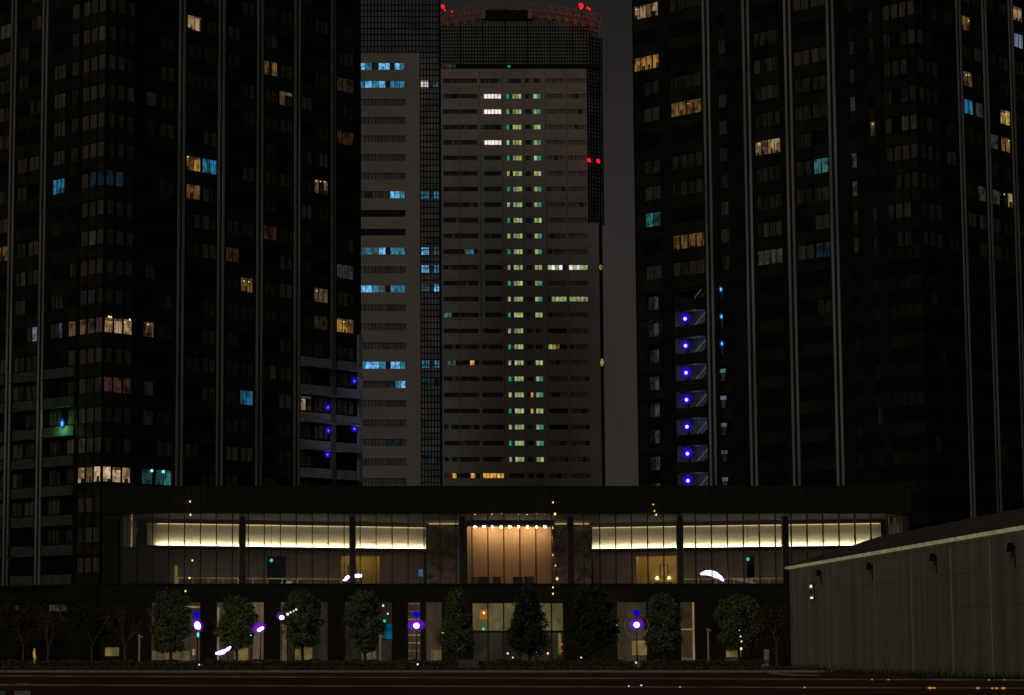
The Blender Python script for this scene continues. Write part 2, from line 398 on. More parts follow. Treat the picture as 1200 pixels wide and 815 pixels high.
# ------------------------------------------------------------------ apartment towers
S2 = math.sqrt(.5)
WH = 1.86
def fwin(mb, F_, t0, t1, z0, z1, n, pm, fm=0, hide=None):
    """frame (fm) with n panes; pm: one material index or one per pane"""
    fw = .07
    if t0 > t1: t0, t1 = t1, t0
    mb.fbox(F_, t0, t1, z0, z0+fw, -.17, -.05, fm); mb.fbox(F_, t0, t1, z1-fw, z1, -.17, -.05, fm)
    for k in range(n+1):
        t = t0 + (t1-t0-fw)*k/n
        mb.fbox(F_, t, t+fw, z0+fw, z1-fw, -.168, -.052, fm)
    for k in range(n):
        a = t0 + (t1-t0-fw)*k/n + fw; b = t0 + (t1-t0-fw)*(k+1)/n
        mb.fquad(F_, a, b, z0+fw, z1-fw, -.12, pm[k] if hasattr(pm, '__len__') else pm)
        if hide:
            H = z1-z0
            if random.random() < .55: u = random.uniform(a, b-(b-a)*.3); mb.fquad(F_, u, min(b, u+(b-a)*random.uniform(.3,.8)), z0+fw, z0+H*random.uniform(.16,.48), -.117, hide[0])
            if random.random() < .35: u = random.choice([a, b-(b-a)*.22]); mb.fquad(F_, u, u+(b-a)*.22, z0+fw, z1-fw, -.114, hide[0])
            if random.random() < .45: u = random.uniform(a+.1, b-.25); zz = z1-H*random.uniform(.14,.3); mb.fquad(F_, u, u+.2, zz, zz+.13, -.111, hide[1])
            if random.random() < .5: mb.fquad(F_, a, b, z1-fw-H*random.uniform(.06,.25), z1-fw, -.108, hide[2])

def tower(root, C, faces, zrow0, h, nlo, nhi, top, base_z, lits, dims, skip=None, prio=None, spm='spandrel'):
    """faces: list of dict(F, len, pil=[t..], pil_dark=[..], wins=[(t0,t1,n,bay)])"""
    keys = ['frame'] + DIM + list(LIT.keys()) + ['furn','lampdot']
    mats = [M['wframe']] + [M[k] for k in DIM] + [LIT[k] for k in LIT] + [LIT['warmvd'], G['roomlamp']]
    kid = {k: i for i, k in enumerate(keys)}
    cells = []                                      # face idx, win idx, floor
    lit = {}; onlyp = {}
    for px, py, name in lits:
        name, _, only = name.partition(':'); best = None
        for fi, f in enumerate(faces):
            t, z = f['F'].hit(px, py)
            if t < -.3 or t > f['len']: continue
            j = round((z - zrow0 - WH/2) / h)
            for wi, wn in enumerate(f['wins']):
                d = abs(t - (wn[0]+wn[1])/2)
                if skip and skip(fi, wi, j, wn, zrow0 + j*h): continue
                if d < (wn[1]-wn[0])/2 + .6 and (best is None or d < best[0]): best = (d, (fi, wi, j))
        if best: lit[best[1]] = name; onlyp[best[1]] = [int(c) for c in only]
    wall = MB(); pier = MB()
    cand = []
    for fi, f in enumerate(faces):
        F_ = f['F']
        wins = sorted(f['wins'])
        # backing
        holes = f.get('hole')
        if holes:
            h0, h1, hz = holes
            wall.fbox(F_, .25, h0, 0, top, -.6, -.25); wall.fbox(F_, h1, f['len'], 0, top, -.6, -.25); wall.fbox(F_, h0, h1, hz, top, -.6, -.25)
        else: wall.fbox(F_, .25, f['len'], 0, top, -.6, -.25)
        # piers
        edges = [(.0,.12)] + []
        prev = 0.0
        for wn in wins:
            if wn[0]-prev > .02: pier.fbox(F_, prev+.0, wn[0], base_z, top, -.25, .012)
            prev = wn[1]
        if f['len']-prev > .02: pier.fbox(F_, prev, f['len'], base_z, top, -.25, .012)
        # spandrels
        baylim = max([wn[1] for wn in wins if wn[3]] + [0])
        for j in range(nlo, nhi+1):
            za = zrow0 + (j-1)*h + WH if j > nlo else base_z
            zb = zrow0 + j*h
            for a, b, kind in ((0, baylim, 1), (baylim, f['len'], 0)):
                if b-a < .02: continue
                segs = [(a, b)]
                if holes and kind == 0 and zb < holes[2]:
                    segs = [(a, min(holes[0], b)), (max(holes[1], a), b)]
                for a2, b2 in segs:
                    if b2-a2 < .02: continue
                    if kind:
                        sb = MB(); sb.fbox(F_, a2, b2, za, zb, -.25, 0)
                        for wn in wins:
                            if wn[3]: sb.fbox(F_, wn[1]-.0, wn[1]+.10, za, zb, .001, .05, 1)
                        sb.build('corner_spandrel', [M[spm], M['wframe']], root)
                    else: wall.fbox(F_, a2, b2, za, zb, -.25, 0)
        for wi, wn in enumerate(f['wins']):
            for j in range(nlo, nhi):
                if skip and skip(fi, wi, j, wn, zrow0 + j*h): continue
                z0 = zrow0 + j*h
                key = (fi, wi, j)
                nm = lit.get(key)
                if nm is None:
                    r = random.random()
                    p = dims(fi, wi, j, wn)
                    nm = DIM[3] if r < p[0] else DIM[2] if r < p[1] else DIM[1] if r < p[2] else DIM[0]
                pm = [kid[nm]]*wn[2] if key in lit or nm in ('w0','w1') else [kid[nm] if random.random() < .8 else kid['w1'] for _ in range(wn[2])]
                if key in lit:
                    alt = {'warm':'warmd','amber':'amberd','yellow':'amberd','cream':'warm','teal':'teald','blue':'blue'}.get(nm, nm)
                    if onlyp[key]: pm = [kid[nm] if q in onlyp[key] else kid['w2'] for q in range(wn[2])]
                    elif not wn[3]: pm = [kid[nm] if random.random() < .72 else kid[alt] for _ in range(wn[2])]
                rank = (0 if key in lit else 1 if wn[3] else 2, 0 if nm in ('w3','w2') else 1, wn[0])
                yy = prio(F_.p((wn[0]+wn[1])/2, z0+1)) if prio else True
                cand.append(((0 if yy else 1,)+rank, F_, wn, z0, pm, nm, key in lit and nm in ('warm','amber','yellow','cream','amberd','warmd')))
    cand.sort(key=lambda c: c[0])
    rest = MB()
    for k, (rk, F_, wn, z0, pm, nm, room) in enumerate(cand):
        hd = (kid['furn'], kid['lampdot'], kid['warmd']) if room else None
        if k < 100:
            b = MB(); fwin(b, F_, wn[0], wn[1], z0, z0+WH, wn[2], pm, 0, hd); o = b.build('window', mats, root)
            d = LITNAME.get(nm)
            if d: o['label'] = d
        else: fwin(rest, F_, wn[0], wn[1], z0, z0+WH, wn[2], pm)
    tag(rest.build('unlit_windows', mats, root), 'dark unlit windows with faint curtains', kind='stuff')
    wall.build('spandrel_wall', M['facade'], root)
    pier.build('wall_pier', M['pier'], root)
    for f in faces:
        for t in f['pil']:
            b = MB()
            for s in (-.53, .20): b.fbox(f['F'], t+s, t+s+.33, base_z+.02, top, .014, .10)
            b.fbox(f['F'], t-.195, t+.195, base_z+.02, top, .014, .02, 1)
            b.build('pilaster', [M['pil'], M['black']], root)
        for t in f.get('pil_dark', []):
            b = MB(); b.fbox(f['F'], t-.34, t-.06, base_z+.02, top, .014, .35); b.fbox(f['F'], t+.06, t+.34, base_z+.02, top, .014, .35)
            b.build('pilaster', [M['pil2']], root)
LITNAME = dict(warm='window lit warm white', amber='window lit amber', blue='window lit blue', teal='window lit teal', yellow='window lit yellow', cream='wide lit corner window', violet='window with violet light', paleb='window lit pale blue', warmd='window with dim warm light', amberd='window with dim amber light')

def inframe(P):
    d = (P[0], P[1], P[2]-CAMZ)
    zc = d[1]*CT + d[2]*ST; yc = -d[1]*ST + d[2]*CT
    px = PX0 + F*d[0]/zc; py = PY0 - F*yc/zc
    return 0 <= px <= 1200 and 0 <= py <= (566 if 122 < px < 1068 else 680) and not (px > 990 and py > 590)

# --- left tower
C1 = at(122, 300, 286.0)[:2]
FL1 = Face(C1, (-S2, S2), (-S2, -S2)); FR1 = Face(C1, (S2, S2), (S2, -S2))
T = lambda f, p, y=300: f.hit(p, y)[0]
zt1 = FR1.hit(122, 546)[1]; zt0 = FR1.hit(126, 28)[1]
H1 = (zt0-zt1)/15; ZR1 = zt1 - WH
def wl(f, lst):
    out = []
    for p in lst:
        a, b = sorted((T(f, p[0]), T(f, p[1])))
        out.append((a, b, p[2], p[3]))
    return out
def baypanes(f, pe, n=3):
    e = T(f, pe); g = .18
    return [(g + (e-g)*k/n + .0, g + (e-g)*(k+1)/n - .10, 1, True) for k in range(n)]
L1 = T(FR1, 423)
wr1 = baypanes(FR1, 157) + wl(FR1, [(169,182,1,0),(185,204,2,0),(218,235,2,0),(236.5,254,2,0),(265,281,2,0),(282.5,298,2,0),(309,325,2,0),(327,343,2,0),(352.5,366,2,0),(368.5,385,3,0),(395,415,3,0)])
wl1 = baypanes(FL1, 93) + wl(FL1, [(80.5,89.5,1,0),(60,74,3,0),(32,44.5,2,0),(18,30,2,0),(-5,8.5,2,0),(-21,-8,2,0)])
LL1 = T(FL1, -60)
pl1 = [T(FL1, 49.5), T(FL1, 12.5), T(FL1, -25)]
pr1 = [T(FR1, 211.5), T(FR1, 258.3), T(FR1, 304), T(FR1, 348)]
lits1 = [(228,27,'warm'),(228,191,'amber'),(247,196,'blue'),(228,225,'amberd'),(317,79,'amberd'),(334,119,'warmd:0'),(405,96,'warmvd'),(406,150,'warmvd'),(378,213,'warmd:02'),
 (318,274,'warmvd'),(289,335,'amberd'),(377,347,'warmd'),(378,378,'warmvd'),(405,381,'amber'),(289,465,'blue'),(353,475,'warm:0'),(408,316,'grey'),(273,306,'warmvd'),
 (175,556,'teald'),(195,556,'teal'),(175,383,'warmd'),
 (128,382,'warm'),(138,382,'warm'),(150,382,'warm'),(117,382,'pink'),(107,382,'pink'),(98,382,'warmd'),
 (128,556,'cream'),(138,556,'cream'),(150,556,'warm'),(117,556,'cream'),(107,556,'warmd'),(98,556,'warm'),
 (128,205,'blued'),(138,205,'blued'),(116,208,'blued'),(105,210,'blued'),(85,380,'warmd'),
 (65,217,'blue'),(38,392,'paleb:0'),(66,388,'violet:0'),(3,300,'amberd'),(128,450,'pink'),(138,450,'pink'),(150,450,'warmvd')]
r1 = empty('apartment_tower', (C1[0], C1[1], 0), 'black apartment tower with pale paired pilasters and lit corner bay, at the left', 'apartment tower')
def dims1(fi, wi, j, wn):
    if wn[3]: return (.12,.95,.99)
    return (.07,.30,.66)
tower(r1, C1, [dict(F=FR1, len=L1, pil=pr1, pil_dark=[T(FR1, 389.5)], wins=wr1), dict(F=FL1, len=LL1, pil=pl1, wins=wl1)],
      ZR1, H1, -3, 27, ZR1+27*H1, 9.2, lits1, dims1, prio=inframe)
# base, core, roof
b = MB()
e1 = FR1.p(L1, 0, -.6); e2 = FL1.p(LL1, 0, -.6); c0 = FR1.p(0, 0, -.61)
far = (e1[0]+e2[0]-c0[0], e1[1]+e2[1]-c0[1])
TOP1 = ZR1+27*H1
b.face([(c0[0],c0[1],TOP1),(e1[0],e1[1],TOP1),(far[0],far[1],TOP1),(e2[0],e2[1],TOP1)])
b.face([(e1[0],e1[1],0),(far[0],far[1],0),(far[0],far[1],TOP1),(e1[0],e1[1],TOP1)]); b.face([(far[0],far[1],0),(e2[0],e2[1],0),(e2[0],e2[1],TOP1),(far[0],far[1],TOP1)])
b.build('rear_wall', M['facade'], r1)
b = MB()
for f, ll in ((FR1, L1), (FL1, LL1)):
    b.fbox(f, .02, ll, 0, 9.15, -.25, .5)
    b.fbox(f, .02, ll, 9.0, 9.3, .5, .62)
b.build('plinth', M['facade'], r1)
for p0, p1, q0, q1 in ((62,82,709,717),(18,26,709,717),(-8,2,709,717)):
    b = MB(); t0, t1 = sorted((T(FL1,p0,713), T(FL1,p1,713))); z0, z1 = FL1.hit(70,q1)[1], FL1.hit(70,q0)[1]
    b.fquad(FL1, t0, t1, z0, z1, .53, 1); b.fbox(FL1, t0-.1, t1+.1, z0-.1, z0, .5, .6, 0); b.fbox(FL1, t0-.1, t1+.1, z1, z1+.1, .5, .6, 0)
    b.build('clerestory_window', [M['wframe'], LIT['grey']], r1)
# balconies at the right-hand end, lit bluish from small lamps
for j in range(-1, 6):
    zb = ZR1 + j*H1
    for p0, p1 in ((353,387),(393,418)):
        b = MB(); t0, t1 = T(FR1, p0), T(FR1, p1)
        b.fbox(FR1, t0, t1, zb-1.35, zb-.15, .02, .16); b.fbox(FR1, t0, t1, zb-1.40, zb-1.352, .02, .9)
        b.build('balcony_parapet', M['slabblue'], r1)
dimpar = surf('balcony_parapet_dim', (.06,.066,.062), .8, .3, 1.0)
for j in range(-3, 5):
    zb = ZR1 + j*H1
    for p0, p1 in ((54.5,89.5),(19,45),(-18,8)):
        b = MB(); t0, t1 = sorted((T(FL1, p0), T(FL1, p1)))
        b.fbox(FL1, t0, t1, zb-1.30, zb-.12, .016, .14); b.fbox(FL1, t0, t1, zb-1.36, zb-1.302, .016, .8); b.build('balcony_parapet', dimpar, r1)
b = MB(); b.fbox(FR1, T(FR1,418.3), L1, 9.2, ZR1+6*H1, .02, .3); b.build('end_pier', M['slabblue'], r1)
for px, py in ((383,478),(383.5,505),(382.5,533),(414,447),(414,503)):
    t, z = FR1.hit(px, py)
    la = MB(); la.fbox(FR1, t-.08, t+.08, z-.1, z+.1, .0, .12); lo_ = la.build('balcony_lamp', M['black'], r1)
    la = MB(); la.sphere(FR1.p(t, z+.05, .2), .46,.46,.5, 18, 12); la.build('halo_globe', M['bluehz'], lo_, True)  # shell painted as the blue glow of the balcony lamp
    la = MB(); la.sphere(FR1.p(t, z, .2), .11,.11,.13, 10, 7); la.build('bulb', G['bpale'], lo_)
    plight('balcony_light', FR1.p(t, z, 1.6), (.6,.66,1), 11, .1, r1)
# lamp near the green lit spandrel on the left face
t, z = FL1.hit(75.5, 497); la = MB(); la.sphere(FL1.p(t, z, .35), .15,.15,.32, 10,7,1); la.sphere(FL1.p(t,z,.35), .30,.30,.62,12,8,0); la.build('wall_lamp', [veil('cyan_lamp_halo', (.02,.1,.9), .4, .4), G['cyanpt']], r1)  # outer shell is painted blue glow around the lamp
plight('wall_lamp_light', FL1.p(t, z-.6, .9), (.25,1,.35), 110, .1, r1)
for px, py in ((176.5,552),(190,553)):
    t, z = FR1.hit(px, py); la = MB(); la.sphere(FR1.p(t, z, .2), .17,.17,.17, 10,7,0); la.build('wall_lamp', [G['cyanpt']], r1)
for px, py in ((127.5,371.5),(130,372),(152,375)):
    t, z = FR1.hit(px, py); la = MB(); la.sphere(FR1.p(t, z, .02), .10,.10,.12, 10,7,0); la.build('ceiling_lamp', [G['warmpt']], r1)

# --- right tower
C2 = at(1078, 200, 283.0)[:2]
FL2 = Face(C2, (-S2, S2), (-S2, -S2)); FR2 = Face(C2, (S2, S2), (S2, -S2))
T2 = lambda f, p, y=150: f.hit(p, y)[0]
za, zb_ = FL2.hit(805, 117.5)[1], FL2.hit(806, 274)[1]
H2 = (za-zb_)/5; ZR2 = zb_ - WH
def wl2(f, lst):
    out = []
    for p in lst:
        a, b = sorted((T2(f, p[0]), T2(f, p[1]))); out.append((a, b, p[2], p[3]))
    return out
def bay2(f, pe, n):
    e = f.hit(pe, 200)[0]; g = .18
    return [(g+(e-g)*k/n, g+(e-g)*(k+1)/n-.10, 1, True) for k in range(n)]
LL2 = T2(FL2, 742.5)
wl_2 = bay2(FL2, 1037, 4) + wl2(FL2, [(1019,1025.5,1,0),(996,1003,1,0),(952,970,2,0),(931,950.5,2,0),(884,914,4,0),(842,852,1,0),(786,823,4,0),(743.8,773,4,0),(754.2,773,2,0)])
wr_2 = bay2(FR2, 1104, 3) + wl2(FR2, [(1109,1121,2,0),(1131,1142,2,0),(1144,1154,1,0),(1161,1170,1,0),(1173,1185,2,0),(1192,1203,2,0),(1206,1215,2,0)])
LR2 = T2(FR2, 1330)
pl2 = [T2(FL2, p) for p in (829.3, 876.3, 925.3, 975.8)]
pr2 = [T2(FR2, p) for p in (1126.5, 1157, 1188, 1222, 1260)]
lits2 = [(763,14,'warm'),(763,74,'amber'),(804,128,'amberd'),(806,284,'amberd'),(897,174,'warm'),(961,195,'teal'),(963,294,'blued'),(899,301,'grey'),(766,258,'teal'),(1001,193,'grey'),(1001,222,'grey'),(1022,157,'warmd'),
 (1061,13,'warmvd'),(1136,38,'amberd'),(1136,101,'warmd'),(1137,133,'blue'),(1150,137,'grey'),(1178,146,'yellow'),(1180,178,'amber'),(1196,3,'warm'),(1197,59,'paleb'),(1182,240,'warm:1'),(1168,240,'grey'),(1166,176,'grey'),(1150,240,'grey')]
r2 = empty('apartment_tower', (C2[0], C2[1], 0), 'black apartment tower with open lit stairwell of blue haloed lamps, at the right', 'apartment tower')
hz2 = ZR2 - H2*2 + WH - .3                     # top of the open stairwell
h0, h1 = sorted((T2(FL2, 783.5), T2(FL2, 822.5)))
zA = FL2.hit(757, 100)[1]
def skip2(fi, wi, j, wn, z):
    if fi == 0 and wn[1] > T2(FL2, 780) and wn[0] > T2(FL2, 780):
        wide = wn[2] == 4
        if wide != (z > zA): return True
    return fi == 0 and wn[0] < h1 and wn[1] > h0 and z < hz2
def dims2(fi, wi, j, wn):
    zz = ZR2 + j*H2
    hi = zz > ZR2 - 1.5*H2
    if wn[3]: return (.04,.45,.85) if hi else (.0,.0,.05)
    return (.05,.35,.75) if hi else (0,.0,.04)
TOP2 = ZR2 + 21*H2
tower(r2, C2, [dict(F=FL2, len=LL2, pil=pl2, wins=wl_2, hole=(h0, h1, hz2)), dict(F=FR2, len=LR2, pil=pr2, wins=wr_2)], ZR2, H2, -13, 21, TOP2, ZR2-13*H2-1, lits2, dims2, skip=skip2, prio=inframe, spm='facade')
b = MB()
e1 = FR2.p(LR2, 0, -.6); e2 = FL2.p(LL2, 0, -.6); c0 = FR2.p(0, 0, -.61); far = (e1[0]+e2[0]-c0[0], e1[1]+e2[1]-c0[1])
b.face([(c0[0],c0[1],TOP2),(e1[0],e1[1],TOP2),(far[0],far[1],TOP2),(e2[0],e2[1],TOP2)])
b.face([(e1[0],e1[1],0),(far[0],far[1],0),(far[0],far[1],TOP2),(e1[0],e1[1],TOP2)]); b.face([(far[0],far[1],0),(e2[0],e2[1],0),(e2[0],e2[1],TOP2),(far[0],far[1],TOP2)])
b.build('rear_wall', M['facade'], r2)
HALO = [glow('lamp_halo_mid', (.02,.0,1.0), .30), glow('lamp_halo_inner', (.04,.02,1.0), .48), glow('lamp_halo_outer', (.02,.01,.8), .09)]
# stairwell
stw = surf('stairwell_wall', (.13,.13,.14), .8, .35, 1.0)
str_ = surf('stair_stringer', (.55,.56,.58), .7, .2, 1.0)
b = MB()
b.fbox(FL2, h0-.1, h1+.1, 0, hz2, -3.4, -3.2); b.fbox(FL2, h0-.2, h0-.002, 0, hz2, -3.2, -.601); b.fbox(FL2, h1+.002, h1+.2, 0, hz2, -3.2, -.601)
b.build('stairwell_wall', stw, r2)
nst = 9
for j in range(-2, -2-nst, -1):
    zs = ZR2 + j*H2 - .55                       # floor of this storey
    b = MB(); b.fbox(FL2, h0+.01, h1-.01, zs-.25, zs, -3.18, -1.4);     b.build('landing', stw, r2)
    b = MB(); b.fbox(FL2, h0+.01, h1-.01, zs-.35, zs+1.0, -.25, 0.0); b.build('landing_parapet', M['facade'], r2)
    b = MB()
    n = 9
    ta, tb = h0+.2, h0+(h1-h0)*.42
    for k in range(n):                          # flight climbing to the right (towards the corner = small t)
        t1 = tb - (tb-ta)*k/n
        b.fbox(FL2, t1-(tb-ta)/n-.02, t1, zs+H2*.5*k/n+.0, zs+H2*.5*(k+1)/n, -1.38, -.4)
    b.build('stair_flight', stw, r2)
    b = MB(); tq, tr_ = h0+.15, h0+(h1-h0)*.36
    b.hexa([FL2.p(tr_,zs+1.0,-.4),FL2.p(tq,zs+2.5,-.4),FL2.p(tq,zs+2.5,-.46),FL2.p(tr_,zs+1.0,-.46),FL2.p(tr_,zs+1.22,-.4),FL2.p(tq,zs+2.75,-.4),FL2.p(tq,zs+2.75,-.46),FL2.p(tr_,zs+1.22,-.46)]); b.build('stair_handrail', str_, r2)
    t, z = FL2.hit(804 + (-2-j)*.55, 342.5 + (-2-j)*31.6)
    if j < -2:
        la = MB(); la.fbox(FL2, t-.05, t+.05, z-1.2, z-.1, -.26, .0); la.fbox(FL2, t-.16, t+.16, z-.16, z+.16, -.2, .0); lo_ = la.build('stairwell_lamp', M['black'], r2)
        la = MB(); rr = .70+.06*math.sin(j*2.1); la.sphere(FL2.p(t-.03, z+.08, .3), rr, rr, rr*1.05, 22, 14); la.build('halo_globe', M['bluehz'], lo_, True)  # sphere added for the blue glow around the bulb
        la = MB(); la.sphere(FL2.p(t, z, .3), .21,.21,.22, 14, 9); la.build('bulb', G['white'], lo_, True)
        plight('stairwell_light', FL2.p(t, z+.3, -1.6), (.66,.76,1), 15*(.8+.4*random.random()), .15, r2)
# small white lit slots left and right of the stairwell
for k in range(8):
    t, z = FL2.hit(766+k*.35, 355+k*31.3+ (0 if k else 0)); la = MB()
    la.fquad(FL2, t-.75, t+.75, z-.9, z+.75, .02, 1); la.fquad(FL2, t-.75, t-.05, z-.9, z+.75, .024, 0)
    la.fbox(FL2, t-.03, t+.03, z-.9, z+.75, .02, .05, 2); la.fbox(FL2, t-.85, t+.85, z+.75, z+.84, .014, .06, 2)
    la.build('corridor_window', [litwin('corridor_glow%d' % k, (.72,.72,.78), .045, .6, 1.3), litwin('corridor_blue%d' % k, (.40,.55,.75), .02, .4, 1.4), M['wframe']], r2)
for k in range(8):
    t, z = FL2.hit(845.5+k*.6, 339.5+k*31.8)
    la = MB()
    if k < 3:
        la.sphere(FL2.p(t, z, .12), .12,.12,.22, 10,7,1); la.sphere(FL2.p(t, z, .12), .28,.28,.45, 12,8,0); la.fbox(FL2, t-.12, t+.12, z-1.3, z-.4, .014, .05, 2)
    else:
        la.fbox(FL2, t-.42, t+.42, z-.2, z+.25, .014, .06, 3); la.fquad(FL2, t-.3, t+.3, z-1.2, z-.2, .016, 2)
    la.build('corridor_lamp', [veil('lamp_veil%d' % k, (.0,.12,.75), .30, .5), G['cyanpt'], litwin('lamp_wash%d' % k, (.35,.5,.6), .03, .5, 1.3), litwin('lamp_slot%d' % k, (.4,.75,.85), .16, .5, 1.4)], r2)  # veil shells hold the painted blue glow of these lamps

# ------------------------------------------------------------------ office towers behind
def strip_window(mb, F_, t0, t1, z0, z1, n, pm, fm=0):
    for k in range(n+1):
        t = t0 + (t1-t0)*k/n
        mb.fbox(F_, t-.05, t+.05, z0, z1, -.4, -.14, fm)
    for k in range(n):
        a = t0 + (t1-t0)*k/n + .062; b = t0 + (t1-t0)*(k+1)/n - .062
        mb.fquad(F_, a, b, z0, z1, -.25, pm[k])
okeys = ['fr','dark','bluish','void','faint'] + list(LIT.keys()); omats = [M['black'], M['stripdark'], M['stripblue'], M['stripblack'], surf('strip_window_pale', (.19,.17,.15), .5, .25, .8, (1,1,.4))] + [LIT[k] for k in LIT]
oid = {k: i for i, k in enumerate(okeys)}

# --- tall office tower with arched glass crown
Y3 = 680.0
F3 = Face((0.0, Y3), (1.0, 0.0), (0.0, -1.0))
X3 = lambda px, py=330: at(px, py, Y3)[0]
Z3 = lambda py: az(py, Y3)
r3 = empty('office_tower', (X3(610), Y3+15, 0), 'tall grey office tower with arched glass crown, red beacons and green lit windows', 'office tower')
rows3 = [95] + [113 + 18.0*k + .022*k*k for k in range(26)]
zr = [Z3(y) for y in rows3]
SH = 1.28
XL, XR_ = X3(500), X3(690.5)
ztopwall = Z3(80.5)
segs = [(520,538.5,4,'A'),(539.5,561,4,'A2'),(564.5,589,6,'B'),(595,612.8,5,'C'),(617,624,2,'G'),(627,635.5,2,'D'),(642,664,5,'E'),(667,689,5,'E2')]
wall = MB()
wall.fbox(F3, XL, X3(702.5), 0, Z3(262), -2.0, -.4); wall.fbox(F3, XL, XR_, Z3(262), ztopwall, -2.0, -.4)
zprev = ztopwall
for k, zc in enumerate(zr + [zr[-1]-Z3(0)*0-4.3*j for j in range(1, 40)]):
    zt, zb = zc+SH/2, zc-SH/2
    if zb < 2: break
    xr = XR_ if zc > Z3(262) else X3(702.5)
    wall.fbox(F3, XL, xr, zt, zprev, -.4, 0)
    for (a, b) in zip([500]+[s[1] for s in segs], [s[0] for s in segs]+[None]):
        x0 = X3(a); x1 = X3(b) if b else xr
        if x1-x0 > .05: wall.fbox(F3, x0, x1, zb, zt, -.4, -.006)
    zprev = zb
wall.fbox(F3, XL, X3(702.5), 0, zprev, -.4, 0)
wall.build('wall', M['officewall'], r3)
b = MB()
for p in (539,563.5,590.5,615.5,641,666):
    b.fbox(F3, X3(p)-.05, X3(p)+.05, 20, ztopwall, 0, .03)
b.build('panel_joint', M['officejoint'], r3)
cand = []
for k, (y, zc) in enumerate(zip(rows3, zr)):
    for (p0, p1, n, nm) in segs:
        base = 'dark' if nm not in ('E','E2') else 'faint' if k < 10 or random.random() < .5 else 'bluish'
        pm = [base if random.random() < .8 else random.choice(['dark','bluish']) for _ in range(n)]
        if k >= 16 and nm in ('E',) and k in (16,17,21,22): pm = ['void']*n
        lit = 0
        if nm == 'C' and k != 25 and k > 0: pm = ['tealg' if k % 2 else 'green','tealgd' if k % 3 else 'dark','greenw' if k % 3 else 'green','green' if k % 2 else 'greenw','green']; lit = 2
        if nm == 'C' and k == 0: pm = ['tealgd','dark','dark','dark','dark']
        if nm == 'D' and k > 0 and k not in (16,17,25): pm = ['green' if k % 4 else 'greenw','tealg' if k % 3 else 'green']; lit = 2
        if nm == 'B' and k in (1,2,4): pm = ['warmd' ,'white','white','white','white','white']; lit = 3
        if nm == 'B' and k in (3,5,6,7,8,9,10,11,12,13,14,15): pm[0] = 'tealgd'; lit = 1
        if nm == 'B' and k == 25: pm = ['orange','orange','orange','orange','orange','orange']; lit = 3
        if nm == 'A2' and k == 25: pm[2] = 'orange'; lit = 2
        if nm == 'A' and k == 25: pm[1] = 'redd'; pm[2] = 'orange'; lit = 2
        if nm == 'A2' and k == 11: pm[0:3] = ['dark','cyand','cyan']; lit = 2
        if nm == 'A' and k == 15: pm[0:2] = ['cyan','cyand']; lit = 2
        if nm == 'A' and k == 18: pm = ['tealgd','cyand','cyand','dark']; lit = 1
        if nm == 'A2' and k == 18: pm = ['dark','dark','orange','dark']; lit = 2
        if nm == 'A' and k in (22,24): pm[1] = 'tealgd'
        if nm == 'A' and k == 26: pm[1:3] = ['cyand','cyand']
        if nm == 'E' and k == 12: pm = ['green','white','green','white','dark']; lit = 3
        if nm == 'E2' and k == 12: pm = ['white','green','white','green','green']; lit = 3
        if nm == 'E' and k == 14: pm = ['dark','greenw','green','green','green']; lit = 3
        if nm == 'E2' and k == 14: pm = ['greenw','greenw','greenw','greenw','greenw']; lit = 3
        if nm == 'E' and k == 17: pm[0:3] = ['green','yellow','amberd']; lit = 2
        if nm == 'G' and k in (20,21): pm[1] = 'yellow'; lit = 1
        cand.append((-lit, k, p0, p1, n, pm, zc))
cand.sort(key=lambda c: (c[0], c[1]))
rest = MB()
for i, (l, k, p0, p1, n, pm, zc) in enumerate(cand):
    b = MB() if i < 100 else rest
    strip_window(b, F3, X3(p0), X3(p1), zc-SH/2, zc+SH/2, n, [oid[q] for q in pm])
    if i < 100:
        o = b.build('window', omats, r3)
        if 'white' in pm: o['label'] = 'window strip lit bright white'
        elif 'orange' in pm: o['label'] = 'window strip lit orange'
        elif 'green' in pm: o['label'] = 'window strip lit green'
if rest.f: tag(rest.build('unlit_windows', omats, r3), 'dark unlit window strips', kind='stuff')
# glass crown block: flat front with arched top edge, canted right side
def arch_y(px, base=22.5, c=608.0, kk=.00135): return base + kk*(px-c)**2
b = MB()
pxs = [500 + 190.5*k/24 for k in range(25)]
for a, c in zip(pxs, pxs[1:]):
    xa, xc = X3(a, 60), X3(c, 60)
    za, zc = Z3(arch_y(a)), Z3(arch_y(c))
    b.hexa([(xa,Y3-.0,ztopwall+.01),(xc,Y3,ztopwall+.01),(xc,Y3+28,ztopwall+.01),(xa,Y3+28,ztopwall+.01),(xa,Y3,za),(xc,Y3,zc),(xc,Y3+28,zc),(xa,Y3+28,za)])
b.build('crown_glass', M['officeglass'], r3)
b = MB()
nv = 58
for k in range(nv+1):
    p = 500 + 190.5*k/nv; x = X3(p, 60); major = (k % 8 == 4)
    w_ = .17 if major else .07
    b.box(x-w_, x+w_, Y3-.22, Y3-.01, ztopwall+.02, Z3(arch_y(p))-.02)
for k in range(13):
    z = ztopwall + (Z3(30)-ztopwall)*k/12.6; w_ = .6 if k == 0 else .09
    b.box(X3(500,60), X3(690.5,60), Y3-.2, Y3-.012, z, z+w_*2)
b.build('crown_mullion', M['black'], r3)
Fc = Face((X3(690.5), Y3), (math.cos(R(35)), math.sin(R(35))), (math.sin(R(35)), -math.cos(R(35))))
tl = Fc.hit(706.5, 200)[0]
zc0, zc1 = Z3(262), Z3(36)
b = MB(); b.hexa([Fc.p(0,zc0,0),Fc.p(tl,zc0,0),Fc.p(tl,zc0,-12),Fc.p(0,zc0,-12),Fc.p(0,zc1,0),Fc.p(tl,zc1-1.2,0),Fc.p(tl,zc1-1.2,-12),Fc.p(0,zc1,-12)])
b.build('side_glass', M['officeglass2'], r3)
b = MB()
